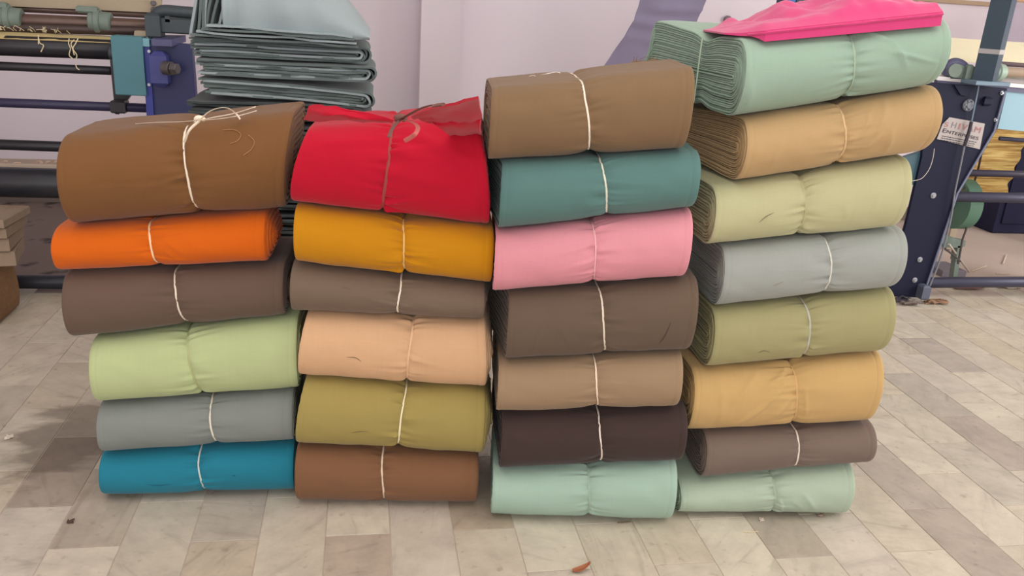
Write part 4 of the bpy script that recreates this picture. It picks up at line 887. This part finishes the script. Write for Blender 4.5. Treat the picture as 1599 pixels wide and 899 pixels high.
# straw coloured yarn sheet between the plates
m_y, n, l, p = newmat('straw_yarn_sheet'); tc = n.new('ShaderNodeTexCoord'); mp = n.new('ShaderNodeMapping'); mp.inputs['Scale'].default_value = (2.5, 1, 34); l.new(tc.outputs['Object'], mp.inputs[0])
ns = n.new('ShaderNodeTexNoise'); ns.inputs['Scale'].default_value = 1.6; ns.inputs['Detail'].default_value = 5; ns.inputs['Distortion'].default_value = .5; l.new(mp.outputs[0], ns.inputs['Vector']); cr = n.new('ShaderNodeValToRGB')
cr.color_ramp.elements[0].position = .3; cr.color_ramp.elements[0].color = srgb(138, 98, 52); cr.color_ramp.elements[1].position = .62; cr.color_ramp.elements[1].color = srgb(226, 196, 124); cr.color_ramp.elements.new(.46).color = srgb(188, 148, 82)
l.new(ns.outputs['Fac'], cr.inputs[0]); l.new(cr.outputs[0], p.inputs['Base Color']); p.inputs['Roughness'].default_value = .85
Ys = YR+.42; G = np.zeros((10, 20, 3))
for i in range(10):
    for j in range(20):
        f = j/19; A = at(1486, 196, Ys); B_ = at(1582, 305, Ys); G[i, j] = (A[0]+(B_[0]-A[0])*i/9-(.06*f if i == 9 else 0), Ys+.012*math.sin(j*1.3+.4*math.sin(i))+.01*float(vnoise(i*.5, j*.5, 3)), A[2]+(B_[2]-A[2])*f)
rp('yarn_sheet', MB().sheet(G, .008), m_y, 60)
rp('hanging_cord', MB().tube(spline([at(1534, 232, YR+.3), at(1528, 262, YR+.3), at(1522, 282, YR+.3), at(1516, 300, YR+.3)], 12), .006, 8), cm((70, 48, 44), 'cord'), 60)
rp('yarn_tail', MB().tube(spline([at(1493, 291, YR+.2), at(1500, 297, YR+.2), at(1506, 295, YR+.2), at(1507, 291, YR+.2)], 10), .004, 6), cm((90, 70, 54), 'cord'), 60)
# drive pulley and its stand
m_green = mat('green_pulley', srgb(92, 128, 108), .5, .1, var=.12, scale=10); cc = at(1500, 318, YR+.3)
b = MB(); b.tube([cc+[-.055, 0, 0], cc+[-.05, 0, 0], cc+[.035, 0, 0], cc+[.045, 0, 0]], [.135, .15, .15, .135], 36); b.cyl(cc+[-.075, 0, 0], cc+[.10, 0, 0], .03, 16, bev=.004); rp('drive_pulley', b, m_green, 40)
b = MB(); b.prism([at(1470, 368, YR+.28), at(1482, 368, YR+.28), at(1497, 374, YR+.28), at(1508, 376, YR+.28), at(1507, 384, YR+.28), at(1500, 387, YR+.28), at(1473, 386, YR+.28)], (0, .05, 0)); rp('pulley_bracket', b, m_sage)
b = MB(); b.prism([at(1496, 384, YR+.28), at(1503, 384, YR+.28), at(1499, 408, YR+.28), at(1492, 408, YR+.28)], (0, .05, 0)); rp('bracket_leg', b, m_sage)
qx = at(1480, 418, YR+.2)[0]; b = MB(); qb = at_floor(1481, 428); b.box((qb[0], qb[1]+.05, .018), (.17, .20, .044), bev=.004); rp('base_block', b, mat('grey_block', srgb(128, 122, 130), .7, var=.12))
lz = at(1498, 408, YR+.28)[2]; b = MB(); b.prism([at(1492, 407, YR+.28), at(1499, 407, YR+.28), at(1499, 420, YR+.28)*[1, 1, 0]+[0, 0, .038], at(1492, 420, YR+.28)*[1, 1, 0]+[0, 0, .038]], (0, .04, 0)); rp('bracket_leg', b, m_sage)
for pts, r_ in [([(1512, 344), (1508, 360), (1503, 374), (1500, 390), (1496, 412)], .006), ([(1513, 320), (1513, 335), (1510, 350)], .008), ([(1475, 388), (1486, 396), (1500, 408)], .006)]:
    rp('cable', MB().tube(spline([at(x, y, YR+.22) for x, y in pts], 14), r_, 8), cm((86, 76, 74), 'cord'), 60)
for pts, r_, m in [([(1533, 98), (1527, 140), (1517, 190)], .004, m_steelblue), ([(1517, 190), (1513, 206), (1506, 228)], .009, cm((64, 58, 66), 'cord')), ([(1506, 228), (1499, 262), (1491, 300), (1486, 335), (1478, 370), (1466, 410), (1452, 446)], .005, mat('grey_cable', srgb(120, 122, 130), .5))]:
    rp('cable', MB().tube(spline([at(x, y, YR-.03) for x, y in pts], 20), r_, 8), m, 60)

# machine frame posts seen between the pink cloth and the picture's top
b2 = thing('steel_frame', 'blue and dark steel posts standing behind the pink cloth', 'frame', tuple(at_floor(1240, 420, -.004)))
Yb = b2.location[1]
for (xa_, xb_, m, dy) in [(1215, 1227, mat('post_navy', srgb(40, 48, 78), .4), .03), (1226, 1237, mat('post_royal', srgb(70, 112, 178), .4), 0), (1239, 1262, m_grey_dk, .02)]:
    A, B_ = at(xa_, 10, Yb+dy), at(xb_, 10, Yb+dy); b = MB(); b.box(((A[0]+B_[0])/2, Yb+dy, .98-.002), (B_[0]-A[0], .06, 1.964), bev=.003); part(b, 'post', m, b2, 30)
A, B_ = at(1215, 10, Yb), at(1262, 10, Yb); b = MB(); b.box(((A[0]+B_[0])/2, Yb+.02, 1.99), (B_[0]-A[0]+.3, .08, .06), bev=.003); part(b, 'cross_beam', m_grey_dk, b2, 30)

# navy cabinet and the lavender cloth at the right edge
qf = at(1552, 353, 5.62); cx0 = qf[0]; ct = at(1575, 196, 5.62)[2]
cab = thing('metal_cabinet', 'navy metal cabinet standing by the wall at the right edge', 'cabinet', (cx0+.4, 5.75, -.004))
b = MB(); b.box((cx0+.4, 5.78, ct/2-.002), (.8, .32, ct-.004), bev=.008); part(b, 'body', m_navy2, cab, 30)
b = MB(); b.box((cx0+.4, 5.612, ct/2), (.70, .012, ct-.16), bev=.004); part(b, 'door', m_navy2, cab, 30)
lav = cloth('cloth_lavender_grey', srgb(158, 146, 158), .85)
La = [at(1579, 3, 5.12), at(1573, 20, 5.12), at(1563, 44, 5.12), at(1556, 74, 5.12)]; Ra = [at(1720, 8, 5.17), at(1720, 30, 5.17), at(1720, 55, 5.17), at(1720, 86, 5.17)]
L3, R3 = spline(La, 14), spline(Ra, 14); G = np.array([[L3[i]*(1-f)+R3[i]*f+np.array([0, .012*float(vnoise(i*.4, f*8, 19))-.01*math.sin(f*20), 0]) for f in np.linspace(0, 1, 16)] for i in range(14)])
lc = thing('hanging_cloth', 'lavender grey cloth hanging from a wooden rail at the top right', 'cloth', tuple(L3[-1]))
part(MB().sheet(G, .006), 'sheet', lav, lc, 60)
part(MB().tube(L3+np.array([-.004, -.006, 0]), .006, 8), 'dark_edge', cm((70, 58, 66), 'cord'), lc, 60)
A, B_ = at(1566, -3, 5.14), at(1740, 2, 5.17); b = MB(); b.cyl(A, B_+[.35, 0, 0], .032, 14); rail = part(b, 'wooden_rail', mat('tan_rail_wood', srgb(176, 140, 110), .7, var=.15, scale=16), lc, 40)
zc_ = L3[-1][2]
for xx in (A[0]+.05, B_[0]+.2):
    b = MB(); b.box((xx, 5.155, zc_/2+.36), (.05, .05, zc_+.73-.02), bev=.003); part(b, 'stand_leg', m_beige, lc, 30)

# trim line high on the right wall
A, B_ = at(1440, -1, WALL_Y-.01), at(1700, 6, WALL_Y-.01); b = MB(); b.box(((A[0]+B_[0])/2, WALL_Y-.012, A[2]), (B_[0]-A[0]+.6, .024, .03), bev=.003); struct(b, 'trim_2', mat('tan_conduit', srgb(186, 160, 132), .6))
q = at(1508-375, 30, WALL_Y); 
b = MB(); q = at(1135, 31, WALL_Y); b.cyl(q+[0, 0, 0], q+[0, -.03, 0], .03, 20, bev=.008); solo(b, 'wall_knob', mat('grey_knob', srgb(136, 120, 128), .6), 'small round grey knob on the wall left of the pink cloth', 'knob')

# ------------------------------------------------------------------ scraps on the floor and loose threads
fl = lambda x, y, z=.002: at_floor(x, y, z)
G = np.array([[fl(893+30*u, 896.0-6*(u-.15)*u*1.2-5*u*v, .004+.010*math.sin(v*3.1)*(.4+.6*u)+.010*u*u) for v in np.linspace(0, 1, 7)] for u in np.linspace(0, 1, 14)])
for i in range(14):
    u = i/13; w_ = .011*math.sin(math.pi*(.12+.8*u)); c = fl(894+27*u, 894-7*u*u, 0)
    for j in range(7):
        v = j/6*2-1; G[i, j] = c+np.array([0, v*w_, .003+.008*abs(v)**1.5+.012*u**3])
solo(MB().sheet(G, .0012), 'dry_leaf', mat('dry_brown_leaf', srgb(158, 96, 62), .7, var=.2, scale=60), 'small curled brown dry leaf on the floor at the bottom edge', 'leaf', 60)
rr = random.Random(21)
def lint(label, x, y, r, col, n=5, cat='lint'):
    c = fl(x, y, 0); b = MB()
    for k in range(n):
        P_ = [c+np.array([rr.uniform(-r, r), rr.uniform(-r, r), rr.uniform(.002, r*.7)]) for _ in range(5)]; b.tube(spline(P_, 16), r*.13, 6)
    V = np.array(b.v); dz = V[:, 2].min(); b.v = [(p[0], p[1], p[2]-dz+.0004) for p in b.v]
    solo(b, 'lint_ball', cm(col, 'cord'), label, cat, 60)
lint('grey-brown tangle of thread under the pale sage roll', 1280, 804, .013, (150, 132, 116), 7)
lint('small pale tuft of lint in front of the pale sage roll', 1189, 812, .009, (206, 192, 174), 5)
lint('white scrap of lint on the dark tiles at the left edge', 15, 684, .013, (222, 210, 194), 6)
lint('dark scrap on the floor in front of the bright blue roll', 111, 815, .010, (84, 66, 54), 6)
def thread(label, pts, r_, col):
    b = MB().tube(spline(pts, 20), r_, 6); solo(b, 'loose_thread', cm(col, 'cord'), label, 'thread', 60, 'loose threads')
thread('short cream thread lying on the floor right of the mint roll', [fl(1161, 829.5), fl(1172, 830.5), fl(1184, 829.5)], .0013, (222, 206, 170))
thread('brown thread on the floor under the right end of the mint roll', [fl(964, 815.5), fl(975, 815), fl(985, 814)], .0014, (120, 92, 70))
Rn, rt_, _ = ROLLS[(3, 6)]
thread('long white thread dangling from the right end of the sandy tan roll', [at(1459, 232, 2.06), at(1457, 246, 2.06), at(1452, 262, 2.06), at(1444, 274, 2.06), at(1436, 280, 2.06), at(1420, 283, 2.06)], .0007, (226, 216, 206))
def on_roll(key, pts):
    R_ = ROLLS[key][0]; P_ = spline([(R_.sl+(R_.sr-R_.sl)*u, 0.45*(0.5+math.asin(max(-1, min(1, 2*h-1)))/math.pi), 0) for u, h in pts], 20); return to_world(key, R_.surf(P_[:, 0], P_[:, 1], .016))
thread('pale curled thread clinging to the caramel brown roll, the upper one', on_roll((0, 5), [(.70, .90), (.75, .89), (.785, .84), (.775, .79), (.745, .77)]), 0.0010, (166, 122, 82))
thread('pale curled thread clinging to the caramel brown roll, the lower right one', on_roll((0, 5), [(.82, .83), (.85, .77), (.842, .70), (.81, .65)]), 0.0010, (166, 122, 82))
# torn rags and lint swept against the right machine's foot
m_rag = [mat('rag_%d' % k, srgb(*c), .95, var=.2, scale=30) for k, c in enumerate([(62, 56, 66), (118, 104, 98), (148, 116, 92), (196, 182, 166), (128, 84, 76)])]
for k, (x, y, r_, mi, lab) in enumerate([(1396, 472, .07, 0, 'dark torn rag lying left of the right machine\'s foot'), (1422, 476, .06, 1, 'grey torn rag lying by the right machine\'s foot'), (1460, 474, .055, 2, 'brown torn rag lying in front of the right machine\'s foot'),
                                       (1512, 450, .075, 4, 'reddish torn rag lying under the right machine\'s floor tube'), (1575, 449, .07, 3, 'pale torn rag lying under the floor tube at the right edge')]):
    c = fl(x, y, 0); b = MB()
    for q in range(7):
        P_ = [c+np.array([rr.uniform(-r_, r_)*1.5, rr.uniform(-r_, r_)*.5, rr.uniform(0.004, r_*(.45 if k < 3 else .16))]) for _ in range(4)]; b.tube(spline(P_, 14), rr.uniform(.004, .010), 7, flat=.45)
    V = np.array(b.v); dz = V[:, 2].min(); b.v = [(p[0], p[1], p[2]-dz+.0004) for p in b.v]
    solo(b, 'torn_rag', m_rag[mi], lab, 'rag', 60, 'torn rags at the right machine')
def stick(label, pts, r_, col): solo(MB().tube([np.array(p) for p in pts], r_, 8), 'stick', cm(col, 'cord'), label, 'stick', 60)
stick('thin pale stick leaning behind the right machine\'s floor tube', [at_floor(1513, 424, .004), at(1482, 381, YR+.17)], .006, (198, 184, 170))
for k, (xa_, ya_, xb_, yb_, lab) in enumerate([(1518, 423, 1540, 415, 'pale straw on the cement behind the floor tube, leftmost of three'), (1566, 412, 1571, 398, 'pale straw on the cement behind the floor tube, furthest back of three'), (1555, 427, 1576, 427, 'pale straw on the cement behind the floor tube, lying flat nearest the tube')]):
    stick(lab, [fl(xa_, ya_, .002), fl(xb_, yb_, .002)], .005, (208, 192, 172))
